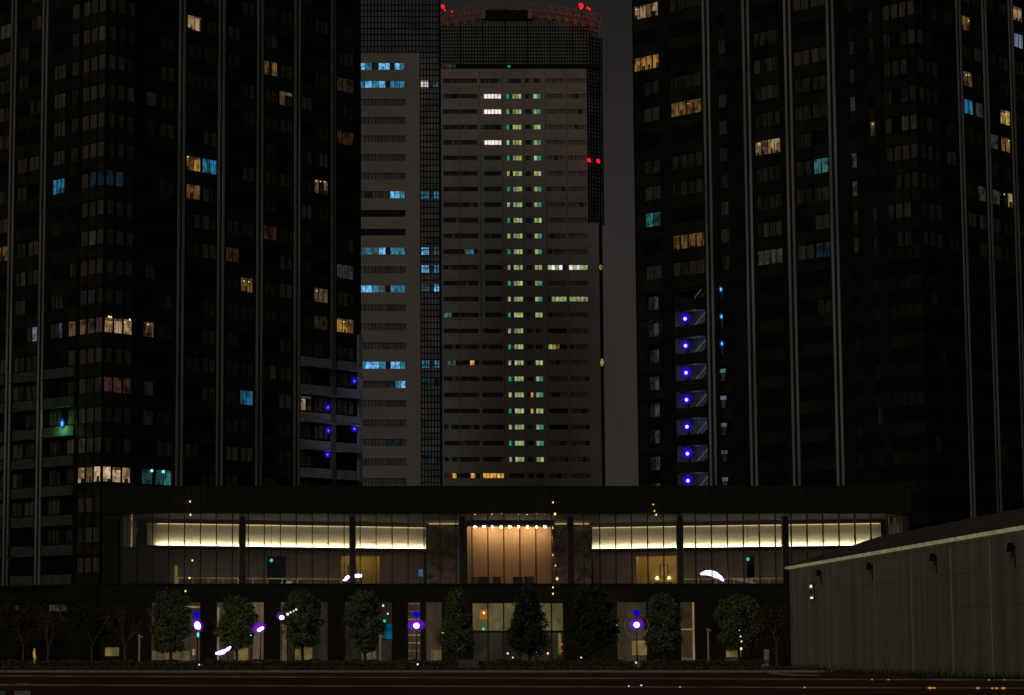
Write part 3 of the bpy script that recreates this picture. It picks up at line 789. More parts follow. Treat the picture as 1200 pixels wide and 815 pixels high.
for k in range(6): b.fbox(Fc, tl*k/5-.13, tl*k/5+.13, zc0, zc1-1.3, 0.01, .2)
k = 0
while zc0 + k*1.05 < zc1-1.5: b.fbox(Fc, .01, tl-.01, zc0+k*1.05, zc0+k*1.05+.14, .012, .17); k += 1
b.fbox(Fc, .0, tl, Z3(80), Z3(77), .01, .24)
b.build('side_mullion', M['black'], r3)
b = MB(); x7 = X3(702.6); b.box(x7, X3(708.3), Y3+4, Y3+27, 0, zc0-.02); b.build('side_wall', surf('side_wall_paint', (.045,.036,.03), .8, .3, .3), r3)
b = MB(); b.box(XL+.1, x7-.1, Y3+2.0, Y3+27, 0, ztopwall); b.build('core_wall', M['officejoint'], r3)
# lattice crown
def arc2(px): return arch_y(px, 1.0, 606, .0011)
b = MB()
pr = [505 + 200*k/40 for k in range(41)]
def cp(px, f, dy=0):
    y = arch_y(px, 24.5, 608, .00125)*(1-f) + (arch_y(px, 2.5, 606, .00135))*f
    return (X3(px, 15), Y3+3+dy, Z3(y-1))
for dy in (0, 6):
    for f in (.0, .33, .66, 1.0):
        b.tube([cp(p, f, dy) for p in pr], .17, 4)
    for k in range(40):
        for q, (f0, f1) in enumerate(((0,.33),(.33,.66),(.66,1))):
            if (k+q) % 2: b.bar(cp(pr[k], f0, dy), cp(pr[k+1], f1, dy), .12)
            else: b.bar(cp(pr[k+1], f0, dy), cp(pr[k], f1, dy), .12)
for k in range(0, 41, 2):
    b.bar(cp(pr[k],1,0), cp(pr[k],1,6), .13); b.bar(cp(pr[k],0,0), cp(pr[k],1,0), .13)
b.build('crown_lattice', M['crown'], r3)
b = MB(); 
for k in range(40):
    A, B, Cc, D = cp(pr[k],0,7), cp(pr[k+1],0,7), cp(pr[k+1],1,7), cp(pr[k],1,7); b.face([A,B,Cc,D])
b.build('crown_screen', surf('crown_screen', (.22,.15,.12), .8, .3, .5), r3)
b = MB(); b.box(X3(569,20), X3(623,20), Y3-.6, Y3+2.4, Z3(24), Z3(12.5)); b.build('roof_unit', M['black'], r3)
for p in (566, 621): 
    b = MB(); b.box(X3(p,20)-.6, X3(p,20)+.6, Y3-1.2, Y3+1, Z3(23), Z3(12)); b.build('roof_post', surf('roof_post_paint', (.22,.2,.18), .7, .1), r3)
for px, py, dy, s in ((519,8,-1.5,.8),(681,7,-1.5,1.0),(690.5,188,-3.2,.75),(701,189,-1.0,.8)):
    P = at(px, py, Y3+dy); b = MB(); b.sphere(P, s*.62, s*.6, s*.8, 12, 8, 0, .5)
    if py < 50:
        for q in range(5): b.sphere((P[0]+random.uniform(-2.6,2.6), P[1], P[2]-random.uniform(.3,1.6)), .22, .22, random.uniform(.2,.4), 8, 6, 0)  # small spheres added for the ragged red glow around the beacon
    bo_ = b.build('beacon', G['red'], r3); b = MB()
    if py < 50: b.tube([(P[0],P[1],P[2]-3.2),(P[0],P[1],P[2])], .12, 6)
    else: b.bar((P[0],P[1],P[2]), (P[0]+.5,P[1]+ 8,P[2]), .12)
    b.build('mast', M['black'], bo_)
    if py < 50: plight('beacon_light', (P[0], P[1]-1.2, P[2]-.6), (1,.05,.03), 330 if px > 600 else 240, .6, r3)
for px, py in ((704,313.5),(705.5,425)):
    P = at(px, py, Y3+3.2); b = MB(); b.sphere(P, .45,.5,1.1 if py > 400 else .7, 10, 7, 0); b.build('edge_lamp', [LIT['yellow']], r3)
P = at(596.5, 78, Y3-.4); b = MB(); b.sphere(P, .4,.3,.4, 10,7,0); b.build('crown_lamp', [LIT['tealg']], r3)
b = MB(); b.box(X3(517,78), X3(534,78), Y3-.35, Y3-.24, Z3(80), Z3(76)); b.build('crown_window', [LIT['grey']], r3)

# --- nearer office tower, left of it
Y4 = 570.0
F4 = Face((0.0, Y4), (1.0, 0.0), (0.0, -1.0))
X4 = lambda px, py=330: at(px, py, Y4)[0]
Z4 = lambda py: az(py, Y4)
r4 = empty('office_tower', (X4(470), Y4+12, 0), 'grey office tower with dark glass corner and blue lit strips, between two other towers', 'office tower')
rows4 = [78, 99, 120.2] + [141.5 + 21.6*k + .035*k*k for k in range(20)]
zr4 = [Z4(y) for y in rows4]; SH4 = 1.6
zt4 = Z4(62)
x0, xw, xg = X4(400), X4(493), X4(516.8)
wall = MB(); wall.fbox(F4, x0, xw, 0, zt4, -2, -.4); zp = zt4
for zc in zr4 + [zr4[-1]-4.3*j for j in range(1, 40)]:
    if zc < 3: break
    wall.fbox(F4, x0, xw, zc+SH4/2, zp, -.4, 0); wall.fbox(F4, X4(475.5), xw, zc-SH4/2, zc+SH4/2, -.4, -.006); zp = zc-SH4/2
wall.fbox(F4, x0, xw, 0, zp, -.4, 0)
wall.build('wall', M['officewall2'], r4)
LIT4 = {0:['cyanb','cyan','dark','cyanb','cyanb','dark','cyanb','cyan'], 1:['blue','cyanb','cyan','cyanb','dark','cyan','cyan','cyan'], 7:['bluish','dark','bluish','bluish','bluish','cyanb','cyanb','cyan'],
 10:['cyand','cyan','cyand','cyanb','dark','cyan','cyan','cyan'], 12:['cyanb','cyanb','cyan','cyand','dark','cyan','cyan','cyan'], 16:['cyan','cyanb','cyanb','cyan','dark','cyanb','cyanb','cyan'],
 17:['bluish','bluish','bluish','bluish','bluish','tealgd','cyan','cyanb'], 20:['bluish','bluish','bluish','bluish','bluish','blued','blued','bluish']}
cuts = [400,428,436,444,452,457.5,463,469,475]
for k, zc in enumerate(zr4):
    pmn = LIT4.get(k)
    if pmn is None: pmn = ['void']*8 if k in (8,9) else ['bluish' for _ in range(8)]
    else: pmn = [q if q in LIT or q in ('dark',) else q for q in pmn]
    b = MB(); z0, z1 = zc-SH4/2, zc+SH4/2
    for (p0, p1), q in zip(zip(cuts, cuts[1:]), pmn):
        islit = k in LIT4 and q in LIT and q not in ('blue','blued')
        mi = oid[q]
        b.fquad(F4, X4(p0)+.06, X4(p1)-.06, z0, z1, -.25, mi)
        b.fbox(F4, X4(p1)-.06, X4(p1)+.06, z0, z1, -.4, -.14, 0)
        if mi == 2:
            xm = X4((p0+p1)/2); b.fbox(F4, xm-.05, xm+.05, z0, z1, -.3, -.16, 0)
    o = b.build('window_strip', omats, r4)
    if k in LIT4: o['label'] = 'window strip with blue lit offices'
b = MB(); b.fbox(F4, xw+.002, xg, 0, zt4, -3, -.05); b.build('corner_glass', M['officeglass2'], r4)
b = MB(); b.fbox(F4, x0, xg, zt4+.002, Z4(-60), -3, -.05); b.build('upper_glass', M['officeglass'] if False else surf('upper_glass', (.115,.12,.125), .4, .4, .25, spec=.2), r4)
b = MB()
for p in (493,496.8,500.6,504.4,508.2,512): b.fbox(F4, X4(p)-.09, X4(p)+.09, 0, zt4, -.04, .12)
k = 0
while 20 + k*1.42 < zt4: b.fbox(F4, xw, xg, 20+k*1.42, 20+k*1.42+.2, -.04, .1); k += 1
for k in range(27):
    p = 410 + k*4.1; b.fbox(F4, X4(p)-.09, X4(p)+.09, zt4, Z4(-60), -.04, .12)
k = 0
while zt4 + k*1.42 < Z4(-60): b.fbox(F4, x0, xg, zt4+k*1.42, zt4+k*1.42+.18, -.04, .1); k += 1
b.fbox(F4, X4(514.6), xg+.15, 0, Z4(-60), -.05, .5)
b.build('mullion', M['black'], r4)
for y, c1, c2 in ((99,'white','cyand'),(229,'cyan','cyan'),(294.5,'cyanb','cyand'),(315.5,'cyanb','cyan'),(338,'cyand','cyanb'),(427,'cyan','cyan'),(448,'teald','blued'),(538,'blued','blued')):
    for p0, p1, c in ((494.2,502.6,c1),(508.8,514.4,c2)):
        b = MB(); b.fquad(F4, X4(p0), X4(p1), Z4(y)-.85, Z4(y)+.85, .02, 1); b.fbox(F4, X4((p0+p1)/2)-.07, X4((p0+p1)/2)+.07, Z4(y)-.85, Z4(y)+.85, .02, .13, 0); b.fbox(F4, X4(p0), X4(p1), Z4(y)-.05, Z4(y)+.06, .021, .1, 0)
        b.build('corner_window', [M['black'], LIT[c]], r4)
b = MB(); b.box(x0, xg-.2, Y4+3, Y4+26, 0, Z4(-60)); b.build('core_wall', M['officejoint'], r4)

# ------------------------------------------------------------------ lobby building
YP = 228.0
XP = lambda px, Y=YP: at(px, 650, Y)[0]
ZP = lambda py, Y=YP: az(py, Y)
r5 = empty('lobby_building', (XP(600), YP+12, 0), 'long low dark building with glowing glazed lobby on its upper floor', 'building')
zR, zG1, zG0, zO = ZP(571.5), ZP(603), ZP(684), ZP(706)
xl, xr = XP(120), XP(1068)
glx, grx = XP(141), XP(1047)
GP = [XP(178.7 + 18.72*k) for k in range(-2, 47)]; GP = [x for x in GP if glx-.5 < x < grx+.8]
b = MB()
edges = [xl] + [x for x in GP if xl < x < xr][::1] + [xr]
for a, c in zip(edges, edges[1:]):
    b.box(a+.015, c-.015, YP-.55, YP-.3, zG1+.05, zR)
b.box(xl, xr, YP-.3, YP+.2, zG1+.03, zR-.1); b.box(xl-.1, xr+.1, YP-.62, YP+.4, zR, zR+.12)
b.build('parapet', M['podium'], r5)
b = MB(); b.box(xl, xr, YP+.2, YP+34, zR-.5, zR-.12); b.build('roof', M['podium'], r5)
b = MB(); b.box(xl, xr, YP-.3, YP+.1, zO, zG0-.12); 
for k, x in enumerate(GP): b.box(x-.03, x+.03, YP-.36, YP-.302, zO, zG0-.14)
b.box(xl, xr, YP-.45, YP+.12, zG0-.12, zG0-.02)
b.build('spandrel_band', M['podium'], r5)
# upper glazing
for k, (a, c) in enumerate(zip(GP, GP[1:])):
    q = MB(); q.box(a+.04, c-.04, YP-.02, YP-.0, zG0, zG1); q.build('glass_pane', M['pglass'], r5)
for x in GP:
    q = MB(); q.box(x-.042, x+.042, YP-.22, YP+.10, zG0-.018, zG1+.02); q.build('mullion', M['mull'], r5)
q = MB(); q.box(XP(139.6), XP(177.6), YP+.12, YP+.5, zG0, ZP(641)); q.build('end_wall', M['podium'], r5)
q = MB(); q.box(xl, XP(139.5), YP-.3, YP+.1, zG0, zG1); q.build('end_wall', M['podium'], r5)
q = MB(); q.box(XP(141), XP(160), YP+.55, YP+.75, ZP(655), zG1, 0); q.box(XP(152.7), XP(154.2), YP+.35, YP+.54, ZP(641), zG1, 1); q.box(XP(141.5),XP(147),YP+.35,YP+.54,ZP(641),zG1,2)
q.build('end_screen', [surf('end_panel', (.10,.09,.08), .7, .2), LIT['warm'], surf('end_slat', (.2,.19,.17), .7, .2)], r5)
# right end: canted glass return and pier
Fe = Face((XP(1041), YP+3.5), (.8,-.6), (-.6,-.8))
q = MB(); q.box(XP(1059.5), XP(1065.5), YP-.28, YP+.12, zG0, zG1); q.build('end_pier', M['soffit'], r5)
q = MB(); q.box(XP(1048), XP(1057), YP+1.6, YP+1.7, zG0, zG1-.2, 1)
for p in (1047.6, 1050.5, 1056.8): q.box(XP(p)-.09, XP(p)+.09, YP+1.3, YP+1.55, zG0, zG1-.1, 0)
q.build('end_glazing', [M['gold'], litwin('end_glow', (.35,.5,.42), .05, .5, 1.5)], r5)
# lobby interior shell
zF = zG0-.3
q = MB(); q.box(xl, xr, YP+.12, YP+26, zF-.3, zF); q.build('lobby_floor', M['lobbyfloor'], r5)
q = MB(); q.box(xl, xr, YP+.2, YP+26, zG1+.03, zG1+.25); q.build('lobby_ceiling', M['soffit'], r5)
zc0, zc1 = 11.46, 13.58
walls = {'l': ((172, 236.0), (499, 244.5)), 'r': ((694, 244.5), (1033, 236.0))}
for key, ((pa, ya), (pb, yb)) in walls.items():
    A = (XP(pa, ya), ya); B = (XP(pb, yb), yb)
    ln = math.hypot(B[0]-A[0], B[1]-A[1]); d = ((B[0]-A[0])/ln, (B[1]-A[1])/ln); n = (d[1], -d[0])
    Fw = Face(A, d, n)
    q = MB(); q.fbox(Fw, 0, ln, zc0, zc1, -.15, 0); q.build('cove_wall', M['cove'], r5)
    q = MB(); q.fbox(Fw, 0, ln, zc1+.002, zG1+.03, -.2, .45); q.build('cove_bulkhead', surf('bulkhead_paint', (.24,.2,.205), .8, .1, .5), r5)
    q = MB(); q.fbox(Fw, 0, ln, zc0-.30, zc0-.06, -.15, .46); q.fbox(Fw, 0, ln, zc0-.06, zc0+.03, .40, .46); q.build('cove_ledge', M['colmn'], r5)
    q = MB(); nseg = 14
    a0 = 1.0 if key == 'l' else 0.05; a1 = ln-.05
    for k in range(nseg):
        t0 = a0+(a1-a0)*k/nseg; t1 = a0+(a1-a0)*(k+1)/nseg
        q.face([Fw.p(t0, zc0+.015, .235), Fw.p(t1, zc0+.015, .235), Fw.p(t1, zc0-.045, .18), Fw.p(t0, zc0-.045, .18)])
    q.build('light_strip', G['led'], r5)
    q = MB()
    for k in range(nseg):
        t0 = a0+(a1-a0)*k/nseg; t1 = a0+(a1-a0)*(k+1)/nseg
        q.face([Fw.p(t0, zc1-.05, .03), Fw.p(t1, zc1-.05, .03), Fw.p(t1, zc1-.03, .10), Fw.p(t0, zc1-.03, .10)])
    q.build('light_strip', G['led2'], r5)
    # lower wall, set back under the cove, with a niche
    q = MB()
    if key == 'l': cutsn = [(401, 446)]
    else: cutsn = [(745, 795)]
    def tt(p): return Fw.hit(p, 670)[0]
    prev = 0.0
    for c0_, c1_ in cutsn:
        q.fbox(Fw, prev, tt(c0_), zF, zc0-.31, -.5, -.3); q.fbox(Fw, tt(c1_), ln, zF, zc0-.31, -.5, -.3)
        q.fbox(Fw, tt(c0_), tt(c1_), zF+3.35, zc0-.31, -.5, -.301)
    q.build('lobby_wall', M['lobbywall'], r5)
    q = MB()
    a, c = tt(cutsn[0][0]), tt(cutsn[0][1])
    q.fbox(Fw, a, c, zF, zc0-.3, -2.4, -2.3); q.fbox(Fw, a-.1, a, zF, zc0-.3, -2.3, -.501); q.fbox(Fw, c, c+.1, zF, zc0-.3, -2.3, -.501); q.fbox(Fw, a, c, zF+3.68, zF+3.7, -2.3, -.501)
    q.build('niche', M['niche'], r5)
    q = MB(); cx = (a+c)/2
    q.fbox(Fw, a+.3, c-.3, zF+3.56, zF+3.62, -.66, -.54); q.build('niche_light', glow('niche_strip', (1,.76,.34), 9, True), r5)
    # handrail balustrade in front
    q = MB()
    ta, tb_ = (tt(206), tt(396)) if key == 'l' else (tt(800), tt(1030))
    zb = zF+1.05
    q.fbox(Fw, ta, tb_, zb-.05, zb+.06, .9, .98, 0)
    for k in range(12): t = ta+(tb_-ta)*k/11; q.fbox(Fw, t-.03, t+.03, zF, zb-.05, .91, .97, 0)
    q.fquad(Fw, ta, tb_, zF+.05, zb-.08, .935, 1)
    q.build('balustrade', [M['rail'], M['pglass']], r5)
    if key == 'l': FWL = Fw
    else: FWR = Fw
    # plain panels on the lower wall
    q = MB()
    for p0, p1, z0, z1, mi in (((178,203,0,3.5,0),(206,208.2,0,2.2,1),(303,313,0,3.4,0),(336,340,0,3.4,0)) if key == 'l' else ((866,874,0,3.4,0),(884,893,0,3.4,0),(853,858,0,3.4,0))):
        q.fbox(Fw, tt(p0), tt(p1), zF+z0, zF+z1, -.298, -.1, mi)
    q.build('wall_panel', [M['lobbywall'], glow('panel_edge', (1,.75,.2), .16)], r5)
    q = MB()
    p0, p1 = (314,335) if key == 'l' else (875,883.5)
    q.fbox(Fw, tt(p0), tt(p1), zF+.4, zF+3.2, -.29, -.2); q.build('doorway', M['black'], r5)
# centre: marble piers and timber wall with downlights
for p0, p1, y in ((500,545,239.0),(648,693,239.0)):
    q = MB(); q.box(XP(p0,y), XP(p1,y), y, y+.4, zF, zG1-.35); q.build('marble_panel', M['marble'], r5)
    q = MB(); q.face([(XP(p0,y)+.2,y-.16,zG1-.36),(XP(p1,y)-.2,y-.16,zG1-.36),(XP(p1,y)-.2,y-.30,zG1-.30),(XP(p0,y)+.2,y-.30,zG1-.30)]); q.build('light_strip', glow('marble_wash', (1,.78,.45), .7, True), r5)
    q = MB(); q.box(XP(p0,y), XP(p1,y), y-.1, y+.4, zG1-.34, zG1+.02); q.build('bulkhead', M['niche'], r5)
yc = 240.5
q = MB(); q.box(XP(547.5,yc), XP(646.5,yc), yc, yc+.3, zF, zc1-.12)
nn = 24
for k in range(nn): 
    xa = XP(547.5,yc)+(XP(646.5,yc)-XP(547.5,yc))*k/nn; q.box(xa+.02, xa+.05, yc-.04, yc-.001, zF, zc1-.14)
q.build('timber_wall', M['orange'], r5)
q = MB(); q.box(XP(546,yc), XP(648,yc), yc-1.6, yc+.3, zc1-.0, zG1+.02); q.build('bulkhead', M['podpier'], r5)
for k in range(9):
    x = XP(556.2 + k*10.2, yc); q = MB()
    q.tube([(x, yc-1.15, zc1-.14), (x, yc-1.15, zc1-.0)], .13, 12, 1)
    i = len(q.v); c = [(x+.15*math.cos(a*math.pi/6), yc-1.15+.15*math.sin(a*math.pi/6), zc1-.145) for a in range(12)]; q.face(c, 0)
    dn_ = q.build('downlight', [M['black'], M['black']], r5); q = MB(); q.sphere((x, yc-1.15, zc1-.17), .085,.085,.07, 10, 6, 0)
    q.build('lens', [glow('downlight_lens%d' % k, (1,.76,.50), 215, True), M['black']], r5)
for p in (284, 413, 541.5, 668.5, 797, 920.5):
    y = 232.5; q = MB(); q.box(XP(p,y)-.27, XP(p,y)+.27, y-.27, y+.27, zF, zG1+.02)
    q.box(XP(p,y)-.33, XP(p,y)-.275, y-.1, y+.1, zF, zG1-.6, 1); q.box(XP(p,y)+.275, XP(p,y)+.33, y-.1, y+.1, zF, zG1-.6, 1)
    q.build('lobby_column', [M['colmn'], M['niche']], r5)
# rear of lobby and side walls
q = MB(); q.box(xl, xr, YP+25.6, YP+26, zF, zG1); q.box(xl, xl+.3, YP+.2, YP+25.6, zF, zG1); q.box(xr-.3, xr, YP+.2, YP+25.6, zF, zG1); q.build('rear_wall', M['podium'], r5)
# ground floor
piers = [(120,178),(235.5,253.5),(309.5,328),(385,403.5),(460,478),(492.5,499),(518,552),(660.5,722),(757.5,796),(813.5,847),(868,1068)]
for a, c in piers:
    q = MB(); q.box(XP(a), XP(c), YP-.28, YP+.3, 0.1, zO); q.build('ground_floor_pier', M['podpier'], r5)
q = MB(); q.box(xl, xr, YP+1.4, YP+1.6, .1, zO); q.build('ground_floor_wall', M['podglass'], r5)
GFM = dict(gb=litwin('gf_brown', (1,.75,.45), 0.0313, .6, 1.4, .6, .15, room=False), gg=litwin('gf_grey', (1,.85,.65), 0.0431, .6, 1.4, .6, .15, room=False), go=litwin('gf_olive', (1,.84,.36), 0.0870, .6, 1.3, .6, .2, room=False), gy=litwin('gf_yellow', (1,.76,.26), .13, .4, 1.5, 1.0, .8, room=False),
   gd=litwin('gf_dark', (.9,.8,.5), 0.0175, .5, 1.5, .6, .2, room=False), gl=litwin('gf_gold', (1,.72,.26), .22, .6, 1.3, room=False), gt=litwin('gf_tan', (1,.74,.4), 0.0822, .6, 1.3, room=False))
def gpanel(name, x0_, x1_, y0_, y1_, mat, off=.0, lab=None):
    q = MB(); q.box(XP(x0_), XP(x1_), YP+.6+off, YP+.7+off, ZP(y1_), ZP(y0_)); o = q.build(name, mat, r5)
    if lab: o['label'] = lab
for a in [(178,234.5,706,783,'gb'),(254,296.5,706,783,'gb'),(297,309,706,783,'gt'),(329,336,706,783,'gt'),(337,384,706,783,'gd'),(404,459,706,783,'gd'),
          (499.5,517.5,706,783,'gb'),(722.5,757,706,783,'gb'),(796.5,812,706,783,'gb'),(848,867,706,783,'gd')]: gpanel('ground_floor_panel', *a[:4], GFM[a[4]])
for x0_, x1_, y0_, y1_, m_ in [(179,223,763,774,'gt'),(275,291,760,774,'gy'),(346,366,758,774,'gy'),(424,440,763,774,'gt'),(505,517,762,774,'gt'),(740,757,751,768,'gy'),(850,867,761,770,'gy'),(217,234,710.5,712.5,'gl'),
          (255,257,712,774,'gl'),(811,813,706,774,'gl'),(797,810.5,737,738.6,'gl'),(797,815,770.8,773.5,'gy'),(226,229,761,768,'gl'),(653.5,657,742,768,'gy')]:
    gpanel('lit_panel', x0_, x1_, y0_, y1_, GFM[m_], -.2)
q = MB(); q.box(XP(125), XP(141), YP-.40, YP-.29, ZP(769), ZP(759)); q.build('lit_panel', GFM['gy'], r5)
for k in range(9):
    gpanel('lit_bar', 478.5, 492, 707+k*9.2, 708.3+k*9.2, GFM['gl'] if k in (2,4,5) else GFM['gt'], -.3)
gpanel('ground_floor_panel', 478, 492.3, 706, 783, GFM['gb'])
xs = [553, 571.5, 590, 609, 627.5, 646, 660]
for a, c in zip(xs, xs[1:]):
    gpanel('ground_floor_window', a+.4, c-.4, 707, 739, GFM['go'], 0, 'frosted window pane lit olive')
    gpanel('ground_floor_window', a+.4, c-.4, 741.5, 775, GFM['gd'], 0)
q = MB()
for x in xs: q.box(XP(x)-.05, XP(x)+.05, YP+.2, YP+.7, .1, zO-.01)
q.box(XP(553), XP(660), YP+.25, YP+.5, ZP(741), ZP(739.2)); q.build('ground_floor_mullion', M['mull'], r5)
q = MB(); q.box(XP(448.5), XP(459.5), YP+.3, YP+.42, ZP(749), ZP(731), 0); q.box(XP(448.1), XP(459.9), YP+.44, YP+.5, ZP(749.6), ZP(730.4), 1)
q.build('blue_screen', [litwin('blue_screen_glow', (.02,.36,.7), .15, .3, 1.5, 1.2, .8), M['black']], r5)
for px, py, s, m_ in ((567,718.5,.16,'warmpt'),(566.5,737.3,.16,'greenexit'),(449,710,.12,'warmpt'),(454.5,719.5,.11,'whitept'),(450.5,728,.18,'greenexit'),(658.5,755.5,.12,'redpt'),(658.5,763,.1,'redpt'),
                     (721,733.8,.13,'warmpt'),(595,766,.12,'whitept'),(622,766,.14,'warmpt'),(628,764.5,.10,'whitept'),(642,766,.12,'warmpt'),(694,767,.17,'whitept'),(686.5,761.5,.11,'warmpt'),(698,749,.08,'whitept')):
    P = at(px, py, YP-.05); q = MB(); q.sphere(P, s*.75, s*.75, s*.75, 10, 7, 0); q.bar(P, (P[0], YP+.6, P[2]), .03, 1); q.build('indicator_lamp', [G[m_], M['black']], r5)
q = MB(); q.box(XP(562), XP(571), YP+.50, YP+.56, ZP(726), ZP(715)); q.build('orange_sign', [G['orangept']], r5)
# volume behind
q = MB(); q.box(xl, xr, YP+30, YP+34, .1, zR-.5); q.box(xl, xl+.3, YP+1.6, YP+30, .1, zF-.31); q.box(xr-.3, xr, YP+1.6, YP+30, .1, zF-.31); q.build('rear_wall', M['podium'], r5)

# --- things inside the lobby
def picture(p, Fw, lab):
    t = Fw.hit(p, 662)[0]; z = zF+1.95
    o = empty('picture', Fw.p(t, z, -2.25), lab, 'picture', 'framed pictures in the lobby niches')
    q = MB(); 
    for a in (-.42,.36): q.fbox(Fw, t+a, t+a+.06, z-.62, z+.62, -2.29, -2.2)
    for a in (-.62,.56): q.fbox(Fw, t-.36, t+.36, z+a, z+a+.06, -2.288, -2.202)
    q.build('frame', M['wood'], o); q = MB(); q.fquad(Fw, t-.36, t+.36, z-.56, z+.56, -2.25); q.build('canvas', M['paper'], o)
picture(421, FWL, 'small dark framed picture in the yellow niche beside the bright arcs')
picture(773, FWR, 'small dark framed picture between two sconces in the right yellow niche')
def console(p, Fw, lab):
    t = Fw.hit(p, 672)[0]
    o = empty('console_table', Fw.p(t, zF, -1.9), lab, 'table', 'console tables in the lobby niches')
    q = MB(); q.fbox(Fw, t-.85, t+.85, zF+.78, zF+.86, -2.2, -1.7); q.build('tabletop', M['wood'], o)
    for a in (-.8,.72):
        for oo in (-2.18, -1.8): q = MB(); q.fbox(Fw, t+a, t+a+.08, zF, zF+.78, oo, oo+.08); q.build('leg', M['wood'], o)
    q = MB(); q.fbox(Fw, t-.72, t+.72, zF+.15, zF+.2, -2.1, -1.85); q.build('shelf', M['wood'], o)
console(421, FWL, 'dark console table under the picture in the left yellow niche')
console(773, FWR, 'dark console table between the glowing sconces in the right niche')
for k, p in enumerate((765.5, 779.5)):
    t = FWR.hit(p, 672)[0]; z = zF+1.25
    o = empty('table_lamp', FWR.p(t, zF+.865, -1.95), ['small glowing lamp left of the picture in the right niche', 'small glowing lamp right of the picture in the right niche'][k], 'lamp', 'table lamps on the console')
    q = MB(); P = FWR.p(t, zF+.865, -1.95); q.tube([P, (P[0],P[1],P[2]+.03), (P[0],P[1],P[2]+.05), (P[0],P[1],P[2]+.3)], [.12,.12,.03,.025], 10); q.build('stem', M['gold'], o)
    q = MB(); q.tube([(P[0],P[1],P[2]+.28), (P[0],P[1],P[2]+.56)], [.16,.10], 12, 0); q.build('lamp_shade', G['sconce'], o)
# sofas and chairs before the timber wall
def sofa(p0, p1, y, lab, mat, hgt=.85):
    xa, xb = XP(p0, y), XP(p1, y); o = empty('sofa', ((xa+xb)/2, y, zF), lab, 'sofa', 'lobby seats before the timber wall')
    q = MB(); q.box(xa+.16, xb-.16, y-.42, y+.25, zF+.1, zF+.55); q.build('seat', mat, o)
    q = MB(); q.box(xa+.02, xb-.02, y+.26, y+.48, zF+.1, zF+hgt); q.build('backrest', mat, o)
    for a in (xa, xb-.15): q = MB(); q.box(a, a+.15, y-.42, y+.25, zF+.1, zF+.68); q.build('armrest', mat, o)
    for a in (xa+.06, xb-.12):
        for c in (y-.38, y+.36): q = MB(); q.box(a, a+.06, c, c+.06, zF, zF+.1); q.build('leg', M['wood'], o)
beige = surf('beige_fabric', (.34,.25,.15), .9, .2)
sofa(560, 574, 236, 'dark low sofa left of centre before the orange timber wall', M['sofa'], 1.15)
sofa(577, 587, 236, 'dark armchair second from the left before the timber wall', M['sofa'], 1.15)
sofa(601, 613, 236, 'dark sofa second from the right in the row before the timber wall', M['sofa'], 1.15)
sofa(614, 626, 236, 'dark sofa at the right end of the row before the timber wall', M['sofa'], 1.2)
sofa(526, 538, 236, 'beige armchair before the left marble panel', beige, 1.5)
sofa(553.5, 559.5, 235.5, 'beige armchair at the left edge of the timber wall', beige, 1.1)
# exit lamps
for k, (px, py) in enumerate(((318,657),(876.5,655.5))):
    y = 236.5 if k == 0 else 236.0
    P = at(px, py, y); o = empty('exit_lamp', P, ['green lamp hanging in the dark doorway at the left of the lobby','green lamp hanging in the dark doorway at the right of the lobby'][k], 'lamp', 'green lamps in the lobby doorways')
    q = MB(); q.sphere(P, .15,.1,.17, 12,8,0); q.build('lens', [G['greenexit']], o); q = MB(); q.bar(P, (P[0],P[1],zG1+.03), .02); q.build('rod', M['wireb'], o)
P = at(493, 671.5, 240); o = empty('display_screen', (P[0],P[1],zF), 'small blue display screen on a stand left of the marble panel', 'screen')
q = MB(); q.box(P[0]-.2,P[0]+.2,P[1]-.03,P[1]+.03,P[2]-.35,P[2]+.35); q.build('screen', litwin('small_screen', (.2,.5,.8), .22, .3, 1.6, 4, 3), o)
q = MB(); q.box(P[0]-.03,P[0]+.03,P[1]-.02,P[1]+.02,zF+.03,P[2]-.35); q.box(P[0]-.25,P[0]+.25,P[1]-.2,P[1]+.2,zF,zF+.03); q.build('stand', M['black'], o)
# glowing arcs standing in for lamp reflections on the lobby glass
def reflectionarc(pts, y, rads, lab, vio):
    P = [at(a, b, y) for a, b in pts]
    o = empty('reflection_arc', (P[len(P)//2][0], y, zF), lab, 'lamp', 'arc shaped reflections on the lobby glass')
    q = MB(); q.tube(P, rads, 10, 0); q.build('light_tube', G['arc'], o, True)  # glowing tube stands in for a lamp reflection
    q = MB(); q.tube(P, [r_+.16 for r_ in rads], 12, 0); q.build('halo_sleeve', M['violet2'], o, True)  # sleeve is a painted violet fringe around the arc
    for k in (0, len(P)-1):
        q = MB(); q.tube([(P[k][0],y+.05,zF),(P[k][0],y+.05,P[k][2])], .04, 6); q.build('stand', M['black'], o)
reflectionarc([(821,673),(827,671.5),(833,671.8),(839,674),(844,677),(848,681)], 229.6, [.08,.20,.26,.26,.18,.08], 'bright white arc imitating a lamp reflection right of the fifth lobby column', 1)
reflectionarc([(416,675.4),(420,674.8),(424,675)], 229.6, [.13,.17,.13], 'short bright arc imitating a reflection just right of the second lobby column', 1)
reflectionarc([(402.5,681),(405,679),(407,677),(409,675.5)], 229.6, [.10,.14,.17,.12], 'small bright arc imitating a reflection just left of the second lobby column', 1)
